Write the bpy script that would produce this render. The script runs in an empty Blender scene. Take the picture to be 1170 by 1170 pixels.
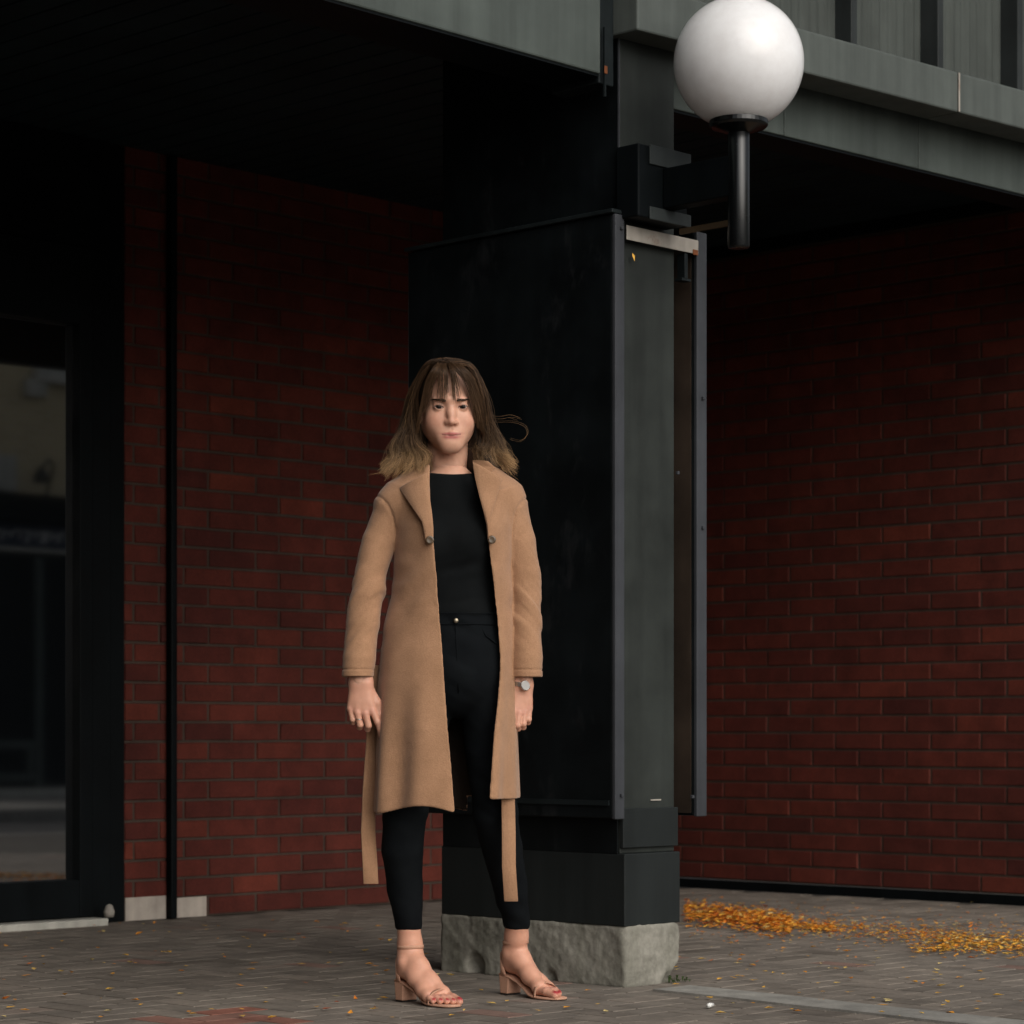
import bpy, math, random
import numpy as np
from mathutils import Vector
random.seed(7); rng = np.random.default_rng(11)
S = bpy.context.scene
COL = S.collection
R = math.radians

# ------------------------------------------------------------------ camera, sky, sun, exposure
YAW = 46.0                                   # the facade runs along +x, the street lies towards -y
CAMP = Vector((-5.552, -4.904, 0.74))
cam = bpy.data.cameras.new('camera')
cam_o = bpy.data.objects.new('camera', cam); COL.objects.link(cam_o)
cam_o.location = CAMP
cam_o.rotation_euler = (R(90), 0, -R(YAW))
cam.sensor_width = 36.0
cam.lens = 36.0*2900/1170
cam.shift_y = (838-585)/1170
cam.clip_end = 800
cam.dof.use_dof = True
cam.dof.focus_distance = 6.9
cam.dof.aperture_fstop = 5.6
S.camera = cam_o

SUN = Vector((-0.20, -0.80, 0.52)).normalized()
w = bpy.data.worlds.new('World'); S.world = w; w.use_nodes = True
wn = w.node_tree.nodes; wl = w.node_tree.links
sky = wn.new('ShaderNodeTexSky'); sky.sky_type = 'NISHITA'; sky.sun_disc = False
sky.sun_elevation = math.asin(SUN.z); sky.sun_rotation = math.atan2(SUN.x, SUN.y)
sky.air_density = 1.0; sky.dust_density = 4.0
hs = wn.new('ShaderNodeHueSaturation'); hs.inputs['Saturation'].default_value = 0.35
wl.new(sky.outputs[0], hs.inputs['Color'])
bg = wn['Background']; bg.inputs['Strength'].default_value = 0.09
wl.new(hs.outputs[0], bg.inputs['Color'])
sl = bpy.data.lights.new('sun', 'SUN'); sl.energy = 1.5; sl.angle = R(68); sl.color = (1.0, 0.955, 0.90)
so = bpy.data.objects.new('sun', sl); COL.objects.link(so)
so.rotation_euler = (-SUN).to_track_quat('-Z', 'Y').to_euler()
S.view_settings.view_transform = 'Standard'; S.view_settings.look = 'None'
S.view_settings.exposure = 0.18; S.view_settings.gamma = 1.0
S.render.resolution_x = S.render.resolution_y = 1024

# ------------------------------------------------------------------ helpers
def tag(o, label=None, cat=None, group=None, kind=None):
    if label: o['label'] = label
    if cat: o['category'] = cat
    if group: o['group'] = group
    if kind: o['kind'] = kind
    return o

def empty(name, loc=(0, 0, 0), rz=0.0):
    o = bpy.data.objects.new(name, None); COL.objects.link(o)
    o.location = loc; o.rotation_euler = (0, 0, rz); o.empty_display_size = .1
    return o

def mesh_np(name, V, F, mat=None, parent=None, smooth=True, attrs=None, bevel=0.0):
    V = np.asarray(V, dtype=np.float32).reshape(-1, 3)
    me = bpy.data.meshes.new(name)
    if isinstance(F, np.ndarray):
        n, k = F.shape
        me.vertices.add(len(V)); me.vertices.foreach_set('co', V.ravel())
        me.loops.add(n*k); me.loops.foreach_set('vertex_index', F.astype(np.int32).ravel())
        me.polygons.add(n); me.polygons.foreach_set('loop_start', np.arange(0, n*k, k, dtype=np.int32))
        me.polygons.foreach_set('loop_total', np.full(n, k, dtype=np.int32))
        me.update(calc_edges=True)
    else:
        me.from_pydata([tuple(map(float, v)) for v in V], [], F)
    me.validate()
    if attrs:
        for an, (typ, dom, data) in attrs.items():
            a = me.attributes.new(an, typ, dom)
            d = np.asarray(data, dtype=np.float32)
            if typ == 'FLOAT_COLOR':
                if d.shape[1] == 3: d = np.hstack([d, np.ones((len(d), 1), np.float32)])
                a.data.foreach_set('color', d.ravel())
            else:
                a.data.foreach_set('value', d.ravel())
    if smooth:
        me.polygons.foreach_set('use_smooth', np.ones(len(me.polygons), dtype=bool))
    o = bpy.data.objects.new(name, me); COL.objects.link(o)
    if mat: me.materials.append(mat)
    if parent: o.parent = parent
    if bevel:
        b = o.modifiers.new('bevel', 'BEVEL'); b.width = bevel; b.segments = 2; b.limit_method = 'ANGLE'
    return o

class MB:
    def __init__(s): s.v = []; s.f = []; s.t = []
    def quad(s, a, b, c, d, t=0.5):
        n = len(s.v); s.v += [a, b, c, d]; s.f.append((n, n+1, n+2, n+3)); s.t.append(t)
    def hexa(s, p, t=0.5):       # p: 8 corners, bottom 0-3 ccw, top 4-7 ccw
        n = len(s.v); s.v += p
        for q in ((0, 3, 2, 1), (4, 5, 6, 7), (0, 1, 5, 4), (1, 2, 6, 5), (2, 3, 7, 6), (3, 0, 4, 7)):
            s.f.append(tuple(n+i for i in q)); s.t.append(t)
    def box(s, x0, x1, y0, y1, z0, z1, t=0.5, shear=0.0):
        zz = lambda x, z: z+shear*x
        s.hexa([(x0, y0, zz(x0, z0)), (x1, y0, zz(x1, z0)), (x1, y1, zz(x1, z0)), (x0, y1, zz(x0, z0)),
                (x0, y0, zz(x0, z1)), (x1, y0, zz(x1, z1)), (x1, y1, zz(x1, z1)), (x0, y1, zz(x0, z1))], t)
        return s
    def lathe(s, cx, cy, prof, n=40, t=0.5):
        b = len(s.v)
        for r, z in prof:
            for i in range(n):
                a = 2*math.pi*i/n; s.v.append((cx+r*math.cos(a), cy+r*math.sin(a), z))
        for j in range(len(prof)-1):
            for i in range(n):
                k = (i+1) % n
                s.f.append((b+j*n+i, b+j*n+k, b+(j+1)*n+k, b+(j+1)*n+i)); s.t.append(t)
        s.f.append(tuple(b+i for i in reversed(range(n)))); s.t.append(t)
        s.f.append(tuple(b+(len(prof)-1)*n+i for i in range(n))); s.t.append(t)
        return s
    def tube(s, pts, rad, n=8, t=0.5):
        P = [Vector(p) for p in pts]; b = len(s.v); m = len(P)
        rads = rad if isinstance(rad, (list, tuple)) else [rad]*m
        up = Vector((0.13, 0.21, 0.97))
        for i, p in enumerate(P):
            d = (P[min(i+1, m-1)]-P[max(i-1, 0)]).normalized()
            a = d.cross(up)
            if a.length < 1e-3: a = d.cross(Vector((1, 0, 0)))
            a.normalize(); c = d.cross(a)
            for k in range(n):
                q = 2*math.pi*k/n
                s.v.append(tuple(p+a*(rads[i]*math.cos(q))+c*(rads[i]*math.sin(q))))
        for i in range(m-1):
            for k in range(n):
                l = (k+1) % n
                s.f.append((b+i*n+k, b+i*n+l, b+(i+1)*n+l, b+(i+1)*n+k)); s.t.append(t)
        s.f.append(tuple(b+k for k in reversed(range(n)))); s.t.append(t)
        s.f.append(tuple(b+(m-1)*n+k for k in range(n))); s.t.append(t)
        return s
    def build(s, name, mat, parent=None, smooth=False, bevel=0.0):
        return mesh_np(name, s.v, s.f, mat, parent, smooth, {'tint': ('FLOAT', 'FACE', s.t)}, bevel)

# ------------------------------------------------------------------ materials
def mat(name, col=(.5, .5, .5), rough=.6, spec=.5, **kw):
    m = bpy.data.materials.new(name); m.use_nodes = True
    b = m.node_tree.nodes['Principled BSDF']
    b.inputs['Base Color'].default_value = (*col, 1); b.inputs['Roughness'].default_value = rough
    b.inputs['Specular IOR Level'].default_value = spec
    for k, v in kw.items(): b.inputs[k.replace('_', ' ')].default_value = v
    return m
def N(m, t, **kw):
    n = m.node_tree.nodes.new(t)
    for k, v in kw.items():
        if hasattr(n, k): setattr(n, k, v)
        else: n.inputs[k].default_value = v
    return n
def Lk(m, a, b): m.node_tree.links.new(a, b)
def BS(m): return m.node_tree.nodes['Principled BSDF']
def coords(m, scale=(1, 1, 1)):
    c = N(m, 'ShaderNodeTexCoord'); mp = N(m, 'ShaderNodeMapping'); mp.inputs['Scale'].default_value = scale
    Lk(m, c.outputs['Object'], mp.inputs['Vector']); return mp.outputs[0]
def noise(m, vec, scale, detail=5, rough=.6):
    n = N(m, 'ShaderNodeTexNoise'); n.inputs['Scale'].default_value = scale
    n.inputs['Detail'].default_value = detail; n.inputs['Roughness'].default_value = rough
    Lk(m, vec, n.inputs['Vector']); return n.outputs['Fac']
def ramp(m, fac, stops):
    r = N(m, 'ShaderNodeValToRGB'); e = r.color_ramp.elements
    while len(e) < len(stops): e.new(.5)
    for q, (p, c) in zip(e, stops):
        q.position = p; q.color = (*c, 1) if len(c) == 3 else c
    Lk(m, fac, r.inputs[0]); return r.outputs[0]
def mix(m, fac, a, b, mode='MIX'):
    x = N(m, 'ShaderNodeMix'); x.data_type = 'RGBA'; x.blend_type = mode
    for sock, val in ((x.inputs[0], fac), (x.inputs[6], a), (x.inputs[7], b)):
        if hasattr(val, 'is_output'): Lk(m, val, sock)
        elif isinstance(val, (int, float)): sock.default_value = val
        else: sock.default_value = (*val, 1)
    return x.outputs[2]
def bump(m, h, strength=.3, dist=.002):
    b = N(m, 'ShaderNodeBump'); b.inputs['Strength'].default_value = strength; b.inputs['Distance'].default_value = dist
    Lk(m, h, b.inputs['Height']); Lk(m, b.outputs[0], BS(m).inputs['Normal'])
def attr(m, name, out='Color'):
    a = N(m, 'ShaderNodeAttribute'); a.attribute_name = name; return a.outputs[out]

def m_tinted(name, stops, rough=.85, dirt=.5, bscale=90, bd=.002):
    """one random tint per brick / paver, with grain and blotches inside each"""
    m = mat(name, rough=rough, spec=.25); v = coords(m)
    base = ramp(m, attr(m, 'tint', 'Fac'), stops)
    n1 = noise(m, v, 9, 6); n2 = noise(m, v, bscale, 4, .7)
    c = mix(m, dirt, base, ramp(m, n1, [(.3, (.45, .45, .45)), (.7, (1.25, 1.22, 1.2))]), 'MULTIPLY')
    c = mix(m, .45, c, ramp(m, n2, [(.25, (.5, .5, .5)), (.75, (1.3, 1.3, 1.3))]), 'MULTIPLY')
    n3 = noise(m, v, 1.3, 7, .65); c = mix(m, .6, c, ramp(m, n3, [(.32, (.62, .60, .60)), (.62, (1.12, 1.1, 1.08))]), 'MULTIPLY')
    Lk(m, c, BS(m).inputs['Base Color']); bump(m, n2, .6, bd)
    return m
M = {}
M['brick'] = m_tinted('red_brick', [(0, (.045, .0125, .011)), (.25, (.080, .0175, .013)), (.7, (.116, .0245, .016)), (1, (.162, .035, .020))])
M['mortar'] = m_tinted('mortar', [(0, (.058, .040, .031)), (1, (.078, .056, .043))], bscale=140)
M['paver'] = m_tinted('paver', [(0, (.155, .135, .112)), (.45, (.225, .200, .170)), (.8, (.262, .228, .192)), (.93, (.26, .205, .172)), (1, (.30, .12, .085))], .8, .55, 70)
M['joint'] = m_tinted('joint_sand', [(0, (.075, .067, .055)), (1, (.105, .094, .078))])
M['concrete_strip'] = m_tinted('strip_concrete', [(0, (.29, .285, .26)), (1, (.35, .345, .315))], .85, .6, 120, .001)
M['asphalt'] = m_tinted('asphalt', [(0, (.045, .045, .046)), (1, (.06, .06, .06))], .85, .4, 160)
M['walk'] = m_tinted('walk_concrete', [(0, (.26, .25, .23)), (1, (.34, .33, .3))])

def m_paint(name, col, rough=.4, var=.3, spec=.16, streak=True, rust=0.0):
    m = mat(name, col, rough, spec); v = coords(m, (1, 1, 1)); vs = coords(m, (14, 14, .7))
    n = noise(m, v, 3.5, 6); s = noise(m, vs, 1.0, 4); f = noise(m, v, 60, 3)
    lo = tuple(c*(1-var) for c in col); hi = tuple(c*(1+var) for c in col)
    c = ramp(m, n, [(.3, lo), (.7, hi)])
    if streak: c = mix(m, .5, c, ramp(m, s, [(.3, (.6, .6, .6)), (.6, (1.1, 1.1, 1.1))]), 'MULTIPLY')
    if rust:
        rn = noise(m, v, 7.0, 8, .7)
        c = mix(m, ramp(m, rn, [(.66-rust*.2, (0, 0, 0)), (.72, (1, 1, 1))]), c, (.13, .06, .035))
    Lk(m, c, BS(m).inputs['Base Color'])
    rr = N(m, 'ShaderNodeMapRange'); rr.inputs[3].default_value = rough-.1; rr.inputs[4].default_value = rough+.2
    Lk(m, n, rr.inputs[0]); Lk(m, rr.outputs[0], BS(m).inputs['Roughness'])
    bump(m, f, .12, .001)
    return m
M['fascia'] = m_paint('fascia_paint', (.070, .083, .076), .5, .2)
M['band'] = m_paint('sill_paint', (.080, .091, .084), .5, .18)
M['dark_paint'] = m_paint('dark_paint', (.011, .0145, .0155), .42, .3, .12)
M['black_paint'] = m_paint('black_paint', (.0035, .0050, .0058), .5, .3, .08)
M['web'] = m_paint('web_paint', (.026, .030, .0275), .5, .35)
M['plinth'] = m_paint('plinth_paint', (.015, .018, .018), .5, .15)
M['panel'] = m_paint('panel_paint', (.0045, .0062, .0070), .42, .5, .15)
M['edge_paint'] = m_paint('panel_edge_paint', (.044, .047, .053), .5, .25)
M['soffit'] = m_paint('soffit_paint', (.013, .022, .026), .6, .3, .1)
M['worn'] = m_paint('worn_metal', (.36, .33, .29), .55, .3, rust=.55)
M['lampblack'] = m_paint('lamp_black', (.0035, .0045, .005), .2, .2, .5, False)
M['lining_rust'] = m_paint('rusty_lining', (.040, .028, .020), .8, .5)
M['strap'] = m_paint('rusty_strap', (.12, .085, .05), .7, .4)
M['white_wash'] = m_paint('white_wash', (.42, .37, .32), .85, .35)
M['rust'] = m_paint('rust', (.20, .07, .03), .9, .5)
M['mullion'] = m_paint('mullion_paint', (.026, .030, .030), .5, .2)
M['curtain'] = m_paint('curtain_cloth', (.062, .070, .064), .8, .2)
M['bracket'] = m_paint('bracket_paint', (.034, .04, .04), .45, .2)
M['glass'] = mat('door_glass', (.004, .005, .006), .03, .5); BS(M['glass']).inputs['IOR'].default_value = 3.5
m = M['panel']; v = coords(m, (1, 1, .45)); sm = noise(m, v, 6, 9, .75); b_ = BS(m)
old = b_.inputs['Base Color'].links[0].from_socket
Lk(m, mix(m, ramp(m, sm, [(.56, (0, 0, 0)), (.74, (.55, .55, .55))]), old, (.030, .031, .033)), b_.inputs['Base Color'])
M['opal'] = mat('opal_globe', (.9, .9, .9), .05, .5)
m = M['opal']; BS(m).inputs['Subsurface Weight'].default_value = .85; BS(m).inputs['Subsurface Radius'].default_value = (1, 1, 1); BS(m).inputs['Subsurface Scale'].default_value = .14; v = coords(m); n = noise(m, v, 14, 6, .7)
Lk(m, ramp(m, n, [(.25, (.74, .73, .73)), (.6, (.82, .82, .825))]), BS(m).inputs['Base Color'])
M['concrete'] = m = mat('old_concrete', (.25, .24, .21), .9, .2)
v = coords(m); n1 = noise(m, v, 5, 7, .65); n2 = noise(m, v, 60, 5, .7); n3 = noise(m, coords(m, (6, 6, 1.2)), 2, 5)
c = ramp(m, n1, [(.28, (.11, .105, .085)), (.5, (.25, .24, .205)), (.75, (.33, .315, .275))])
c = mix(m, .6, c, ramp(m, n3, [(.3, (.5, .52, .46)), (.62, (1.1, 1.1, 1.1))]), 'MULTIPLY')
c = mix(m, .5, c, ramp(m, n2, [(.3, (.6, .6, .6)), (.7, (1.2, 1.2, 1.2))]), 'MULTIPLY')
Lk(m, c, BS(m).inputs['Base Color']); bump(m, n2, .7, .003)
M['far_brick'] = m = mat('buff_brick', (.2, .16, .1), .9, .2)
bt = N(m, 'ShaderNodeTexBrick'); bt.inputs['Scale'].default_value = 1
bt.inputs['Color1'].default_value = (.52, .43, .26, 1); bt.inputs['Color2'].default_value = (.44, .36, .22, 1); bt.inputs['Mortar'].default_value = (.52, .47, .37, 1)
bt.inputs['Brick Width'].default_value = .25; bt.inputs['Row Height'].default_value = .08; bt.inputs['Mortar Size'].default_value = .008
cc = N(m, 'ShaderNodeTexCoord'); mp = N(m, 'ShaderNodeMapping'); mp.inputs['Rotation'].default_value = (R(90), 0, 0)
Lk(m, cc.outputs['Object'], mp.inputs['Vector']); Lk(m, mp.outputs[0], bt.inputs['Vector']); Lk(m, bt.outputs[0], BS(m).inputs['Base Color'])
M['stone'] = m_paint('pale_stone', (.46, .45, .40), .8, .15)
M['blue_pane'] = mat('blue_pane', (.10, .22, .27), .15, .5)
M['navy'] = m_paint('navy_sign', (.012, .02, .045), .4, .15, streak=False)
M['sign_white'] = mat('sign_white', (.75, .75, .72), .5)
def m_leaf(name, stops):
    m = mat(name, rough=.6, spec=.3)
    Lk(m, ramp(m, attr(m, 'tint', 'Fac'), stops), BS(m).inputs['Base Color']); return m
M['leaf'] = m_leaf('leaf_mix', [(0, (.32, .065, .018)), (.3, (.60, .16, .02)), (.6, (.72, .30, .035)), (.85, (.74, .44, .07)), (1, (.66, .52, .22))])
M['weed'] = mat('weed_green', (.035, .06, .015), .6, .3)

# ------------------------------------------------------------------ pixel -> ground helper (only for laying out what lies on the ground)
UX = np.array([math.sin(R(YAW)), math.cos(R(YAW))]); VX = np.array([math.cos(R(YAW)), -math.sin(R(YAW))])
def gpt(px, py):
    d = 0.74*2900/(py-838); r = (px-585)/2900*d
    return np.array(CAMP[:2])+UX*d+VX*r

# ------------------------------------------------------------------ ground, street
tag(MB().box(-300, 300, -300, 300, -.5, -.145).build('ground', M['asphalt']), kind='structure')
tag(MB().box(-40, 60, -9.6, -4.45, -.145, -.128).build('road', M['asphalt']), kind='structure')
tag(MB().box(-12, 14, -4.3, 3.3, -.14, -.0030).build('pavement_bed', M['joint']), kind='structure')
tag(MB().box(-40, 60, -4.45, -4.302, -.14, 0).build('kerb', M['walk'], bevel=.01), kind='structure')
tag(MB().box(-40, 60, -13.6, -9.6, -.14, 0.0).build('far_pavement', M['walk'], bevel=.01), kind='structure')
def pavers():
    mb = MB(); Lp, Wp, g = .200, .100, .0035
    def one(x0, y0, dx, dy):
        cx, cy = x0+dx/2, y0+dy/2
        if not (-4.2 < cx < 3.80 and -4.25 < cy < 3.12): return
        if cy < -1.9 and abs(cx+2) > 4: return
        e = .0022; z = rng.normal(0, .0003); tx, ty = rng.normal(0, .0010, 2)
        zt = lambda x, y: -.001+z+tx*(x-cx)+ty*(y-cy)
        a = g/2
        x1, x2, y1, y2 = x0+a, x0+dx-a, y0+a, y0+dy-a
        t = float(np.clip(rng.normal(.48, .16), 0, .9))
        if abs(cx+1.36) < .17 and abs(cy-.22) < .17: t = .97+rng.random()*.03
        elif rng.random() < .025: t = .95
        mb.hexa([(x1, y1, -.012), (x2, y1, -.012), (x2, y2, -.012), (x1, y2, -.012),
                 (x1+e, y1+e, zt(x1, y1)), (x2-e, y1+e, zt(x2, y1)), (x2-e, y2-e, zt(x2, y2)), (x1+e, y2-e, zt(x1, y2))], t)
    # herringbone: unit cell stepping
    for i in range(-60, 60):
        for j in range(-60, 60):
            ox = (i*1 + j*2)*Wp; oy = (i*1 - j*2)*Wp
            if not (-4.6 < ox < 4.2 and -4.8 < oy < 3.5): continue
            one(ox, oy, Lp, Wp); one(ox, oy+Wp, Wp, Lp)
    return mb
tag(pavers().build('paving', M['paver']), kind='structure')
st = MB()
ys = np.linspace(-4.25, -.13, 60)
for a, b in zip(ys[:-1], ys[1:]):
    xa = lambda y: .045+.092*y+.11+.004*math.sin(y*9); xb = lambda y: .045+.092*y-.055+.004*math.sin(y*13+1)
    st.hexa([(xb(a), a, -.003), (xa(a), a, -.003), (xa(b), b, -.003), (xb(b), b, -.003),
             (xb(a), a, .0055), (xa(a), a, .0055), (xa(b), b, .0055), (xb(b), b, .0055)], .5)
tag(st.build('concrete_strip', M['concrete_strip']), kind='structure')

# ------------------------------------------------------------------ the arcade building
B = empty('arcade_building', (0.6, 0, 0))
tag(B, 'dark steel and red brick building with a recessed arcade behind the standing woman', 'building')
BX = (-0.6, 0, 0)
def bpart(mb, name, m, parent=B, **kw):
    o = mb.build(name, m, parent, **kw)
    if parent is B: o.location = BX
    return o
def brick_wall(name, s0, s1, z0, z1, conv, Lb=.252, Hb=.0785, skip=None, th=.1):
    """conv(s, d, z): s along the wall, d proud of its face"""
    mb = MB(); n = int((z1-z0)/Hb)+1
    for r in range(n):
        za = z0+r*Hb; zb = min(za+Hb, z1)
        if zb-za < .02: continue
        off = (r % 2)*Lb/2
        k0 = int(math.floor((s0-off)/Lb))-1; k1 = int((s1-off)/Lb)+2
        for k in range(k0, k1):
            a = max(s0, off+k*Lb); b = min(s1, off+(k+1)*Lb)
            if b-a < .03: continue
            m_ = .0048; e = .0035
            a1, b1, c1, d1 = a+m_, b-m_, za+m_, zb-m_*.8
            if d1-c1 < .01: continue
            pr = .006+rng.normal(0, .0009); t = float(np.clip(rng.normal(.55, .15), 0.2, 1))
            j = lambda: rng.normal(0, .0009)
            lo = [conv(a1+j(), 0, c1+j()), conv(b1+j(), 0, c1+j()), conv(b1+j(), 0, d1+j()), conv(a1+j(), 0, d1+j())]
            hi = [conv(a1+e, pr+j(), c1+e), conv(b1-e, pr+j(), c1+e), conv(b1-e, pr+j(), d1-e), conv(a1+e, pr+j(), d1-e)]
            nn = len(mb.v); mb.v += lo+hi
            for q in ((4, 5, 6, 7), (0, 1, 5, 4), (1, 2, 6, 5), (2, 3, 7, 6), (3, 0, 4, 7)):
                mb.f.append(tuple(nn+i for i in q)); mb.t.append(t)
    o = bpart(mb, name, M['brick'])
    mo = MB(); p = [conv(s0, -th, z0), conv(s1, -th, z0), conv(s1, 0.0012, z0), conv(s0, 0.0012, z0)]
    q = [conv(s0, -th, z1), conv(s1, -th, z1), conv(s1, 0.0012, z1), conv(s0, 0.0012, z1)]
    mo.hexa(p+q, .5); mm = mo.build('mortar', M['mortar'], o)
    return o
brick_wall('brick_wall', .58, 3.83, 0.0, 3.07, lambda s, d, z: (s, 3.15-d, z))
brick_wall('brick_wall', -.02, 3.14, 0.045, 3.0, lambda s, d, z: (3.83-d, s, z), Lb=.262, Hb=.0775)
brick_wall('brick_wall', 0.0, 3.14, 0.0, 3.07, lambda s, d, z: (-3.3+d, s, z))  # unseen end wall, added to block light from the left
bpart(MB().box(3.80, 3.95, -.1, 3.14, 3.002, 3.056), 'wall_head', M['black_paint'])
bpart(MB().box(3.812, 3.829, -.02, 3.13, 0, .042), 'base_trim', M['black_paint'])
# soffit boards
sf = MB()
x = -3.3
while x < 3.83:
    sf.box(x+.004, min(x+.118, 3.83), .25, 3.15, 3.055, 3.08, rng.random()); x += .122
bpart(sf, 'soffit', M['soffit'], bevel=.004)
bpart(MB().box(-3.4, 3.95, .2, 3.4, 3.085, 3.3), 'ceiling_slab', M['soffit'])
# left fascia beam, right fascia set back under the projecting sill band
bpart(MB().box(-8, -.105, 0, .2, 2.643, 3.4), 'fascia', M['fascia'], bevel=.005)
fx = MB()
for x0, x1 in ((.26, .88), (.883, 1.62), (1.623, 2.4), (2.403, 3.1), (3.103, 4.0)):
    fx.box(x0, x1, .10, .24, 2.632, 3.05, rng.random(), shear=.018)
bpart(fx, 'fascia', M['fascia'], bevel=.004)
bpart(MB().box(-8, -.108, .006, .2, 2.636, 2.6425), 'fascia_underside', M['black_paint'])  # black sheets under both fascias: shade put into their colour
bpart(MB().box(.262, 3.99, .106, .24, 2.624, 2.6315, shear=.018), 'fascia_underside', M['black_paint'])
bd = MB()
for x0, x1 in ((-.03, .62), (.622, 1.6), (1.602, 2.6), (2.602, 4.0)):
    y0, y1, z0, z1, z2 = -.075, .06, 2.772, 2.905, 2.955
    s_ = .03
    P = [(x0, y0, z0+s_*x0), (x1, y0, z0+s_*x1), (x1, y1, z0+s_*x1), (x0, y1, z0+s_*x0),
         (x0, y0, z1+s_*x0), (x1, y0, z1+s_*x1), (x1, y1, z2+s_*x1), (x0, y1, z2+s_*x0)]
    bd.hexa(P, .5)
bpart(bd, 'sill_band', M['band'], bevel=.006)
bpart(MB().box(1.598, 1.606, -.0785, -.0755, 2.822, 2.952), 'joint_cover', M['worn'])
bpart(MB().box(-8, -.11, -.08, .19, 3.42, 3.7), 'sill_band', M['band'], bevel=.006)
# mullions and ribbed window panels above the band
xs = [.145+.489*k for k in range(-1, 8)]
for i, x0 in enumerate(xs):
    if x0 < 0: x0 = -.03
    bpart(MB().box(x0, x0+.034, .015, .10, 2.93+.03*x0, 4.6), 'mullion', M['mullion'], bevel=.003)
    pn = MB(); n = 44; a = x0+.034; b = (xs[i+1] if i+1 < len(xs) else x0+.489)
    pts = [(a+(b-a)*k/n, .085+.0035*math.sin(k*1.35+i)+.003*math.sin(k*.61+2*i)) for k in range(n+1)]
    for (xa_, ya), (xb_, yb) in zip(pts[:-1], pts[1:]):
        pn.quad((xa_, ya, 2.9), (xb_, yb, 2.9), (xb_, yb, 4.6), (xa_, ya, 4.6), .5)
    bpart(pn, 'window_curtain', M['curtain'], smooth=True)
bpart(MB().box(-8, 4.0, .2, 4, 3.75, 9.5), 'upper_wall', M['fascia'])
bpart(MB().box(-.025, 4.0, .11, .24, 2.905, 3.74), 'window_backing', M['dark_paint'])
# thin steel post closing the corner of the two fascias
bpart(MB().box(-.1, -.035, .012, .2, 2.62, 3.4), 'corner_post', M['dark_paint'], bevel=.004)
bpart(MB().box(-.095, -.088, -.006, .001, 2.58, 2.78), 'cable', M['dark_paint'])
bpart(MB().box(-.098, -.085, -.009, -.0062, 2.645, 2.668), 'rust_patch', M['rust'], bevel=.002)
# downpipe on the brick wall, whitewash at its foot
bpart(MB().box(.786, .818, 3.105, 3.14, .0, 3.05), 'downpipe', M['black_paint'], bevel=.006)
ww = MB()
ww.box(.582, .783, 3.136, 3.1425, .0, .092); ww.box(.821, .99, 3.136, 3.1425, .0, .08)
bpart(ww, 'whitewash', M['white_wash'])
# storefront: frame, glass door
D = bpart(MB().box(.50, .579, 3.138, 3.2, 0, 3.05).box(-3.3, .4995, 3.12, 3.2, 2.622, 3.05), 'storefront', M['black_paint'], bevel=.004)
def sp(mb, name, m, **kw): return mb.build(name, m, D, **kw)
sp(MB().box(.336, .40, 3.10, 3.19, .03, 2.62).box(-.66, -.60, 3.10, 3.19, .03, 2.62).box(-.60, .336, 3.10, 3.19, 2.32, 2.62).box(-.60, .336, 3.10, 3.19, .03, .175), 'door_frame', M['black_paint'], bevel=.004)
sp(MB().box(.40, .50, 3.12, 3.2, 0, 2.62), 'jamb', M['black_paint'], bevel=.004)
sp(MB().box(-.60, .336, 3.148, 3.158, .175, 2.32), 'glass', M['glass'])
sp(MB().box(-3.3, -.662, 3.148, 3.158, .175, 2.62), 'glass', M['glass'])
sp(MB().box(-3.3, -.662, 3.12, 3.19, .03, .175), 'kick_plate', M['dark_paint'], bevel=.004)
sp(MB().box(-3.3, .42, 3.03, 3.2, -.004, .026), 'threshold', M['stone'], bevel=.004)
sp(MB().lathe(.43, 3.04, [(.018, .03), (.022, .05), (.012, .075), (.001, .08)], 12), 'pivot', M['worn'], smooth=True)

# ------------------------------------------------------------------ unseen wing added on the left to block light, building across the street
wg = empty('side_wing', (-5.2, 1.2, 0)); tag(wg, 'tall dark brick wing standing beyond the left end of the arcade', 'building')
o = MB().box(-8, -3.42, -1.75, 6, 0, 9.5).build('wall', M['brick'], wg); o.location = (5.2, -1.2, 0)

OB = empty('shop_across', (12, -15, 0)); tag(OB, 'buff brick shop across the street, mirrored in the glass door', 'building')
def op(mb, name, m, parent=OB, **kw):
    o = mb.build(name, m, parent, **kw)
    if parent is OB: o.location = (-12, 15, 0)
    return o
YF = -13.6
op(MB().box(9.6, 16.5, -22, YF, 0, 6.6), 'wall', M['far_brick'])
for i in range(2, 4):
    for zb, zt in ((5.02, 6.2),):
        x0 = 5.1+i*3.55+.15-.3
        wv = op(MB().box(x0, x0+1.1, YF, YF+.03, zb, zt), 'window', M['stone'])
        p = MB().box(x0+.07, x0+1.03, YF+.031, YF+.04, zb+.04, zt-.07).build('pane', M['blue_pane'], wv)
        p = MB().box(x0-.06, x0+1.16, YF, YF+.12, zb-.14, zb-.002).build('sill', M['stone'], wv)
op(MB().box(11.87, 12.15, YF, YF+.1, 4.70, 4.90), 'vent_box', M['stone'])
op(MB().box(10.9, 11.76, YF, YF+.05, 3.57, 3.98), 'notice_board', M['stone'])
op(MB().box(9.6, 16.5, YF, YF+.35, 3.2, 3.52), 'cornice', M['black_paint'], bevel=.02)
SG = op(MB().box(9.2, 14.5, YF, YF+.14, 2.91, 3.2), 'sign_board', M['navy'])
op(MB().box(9.2, 14.5, YF, YF+.16, 2.865, 2.905), 'sign_rail', M['stone'])
sc = MB()                                              # illegible flowing script, seen mirrored in the glass
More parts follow.
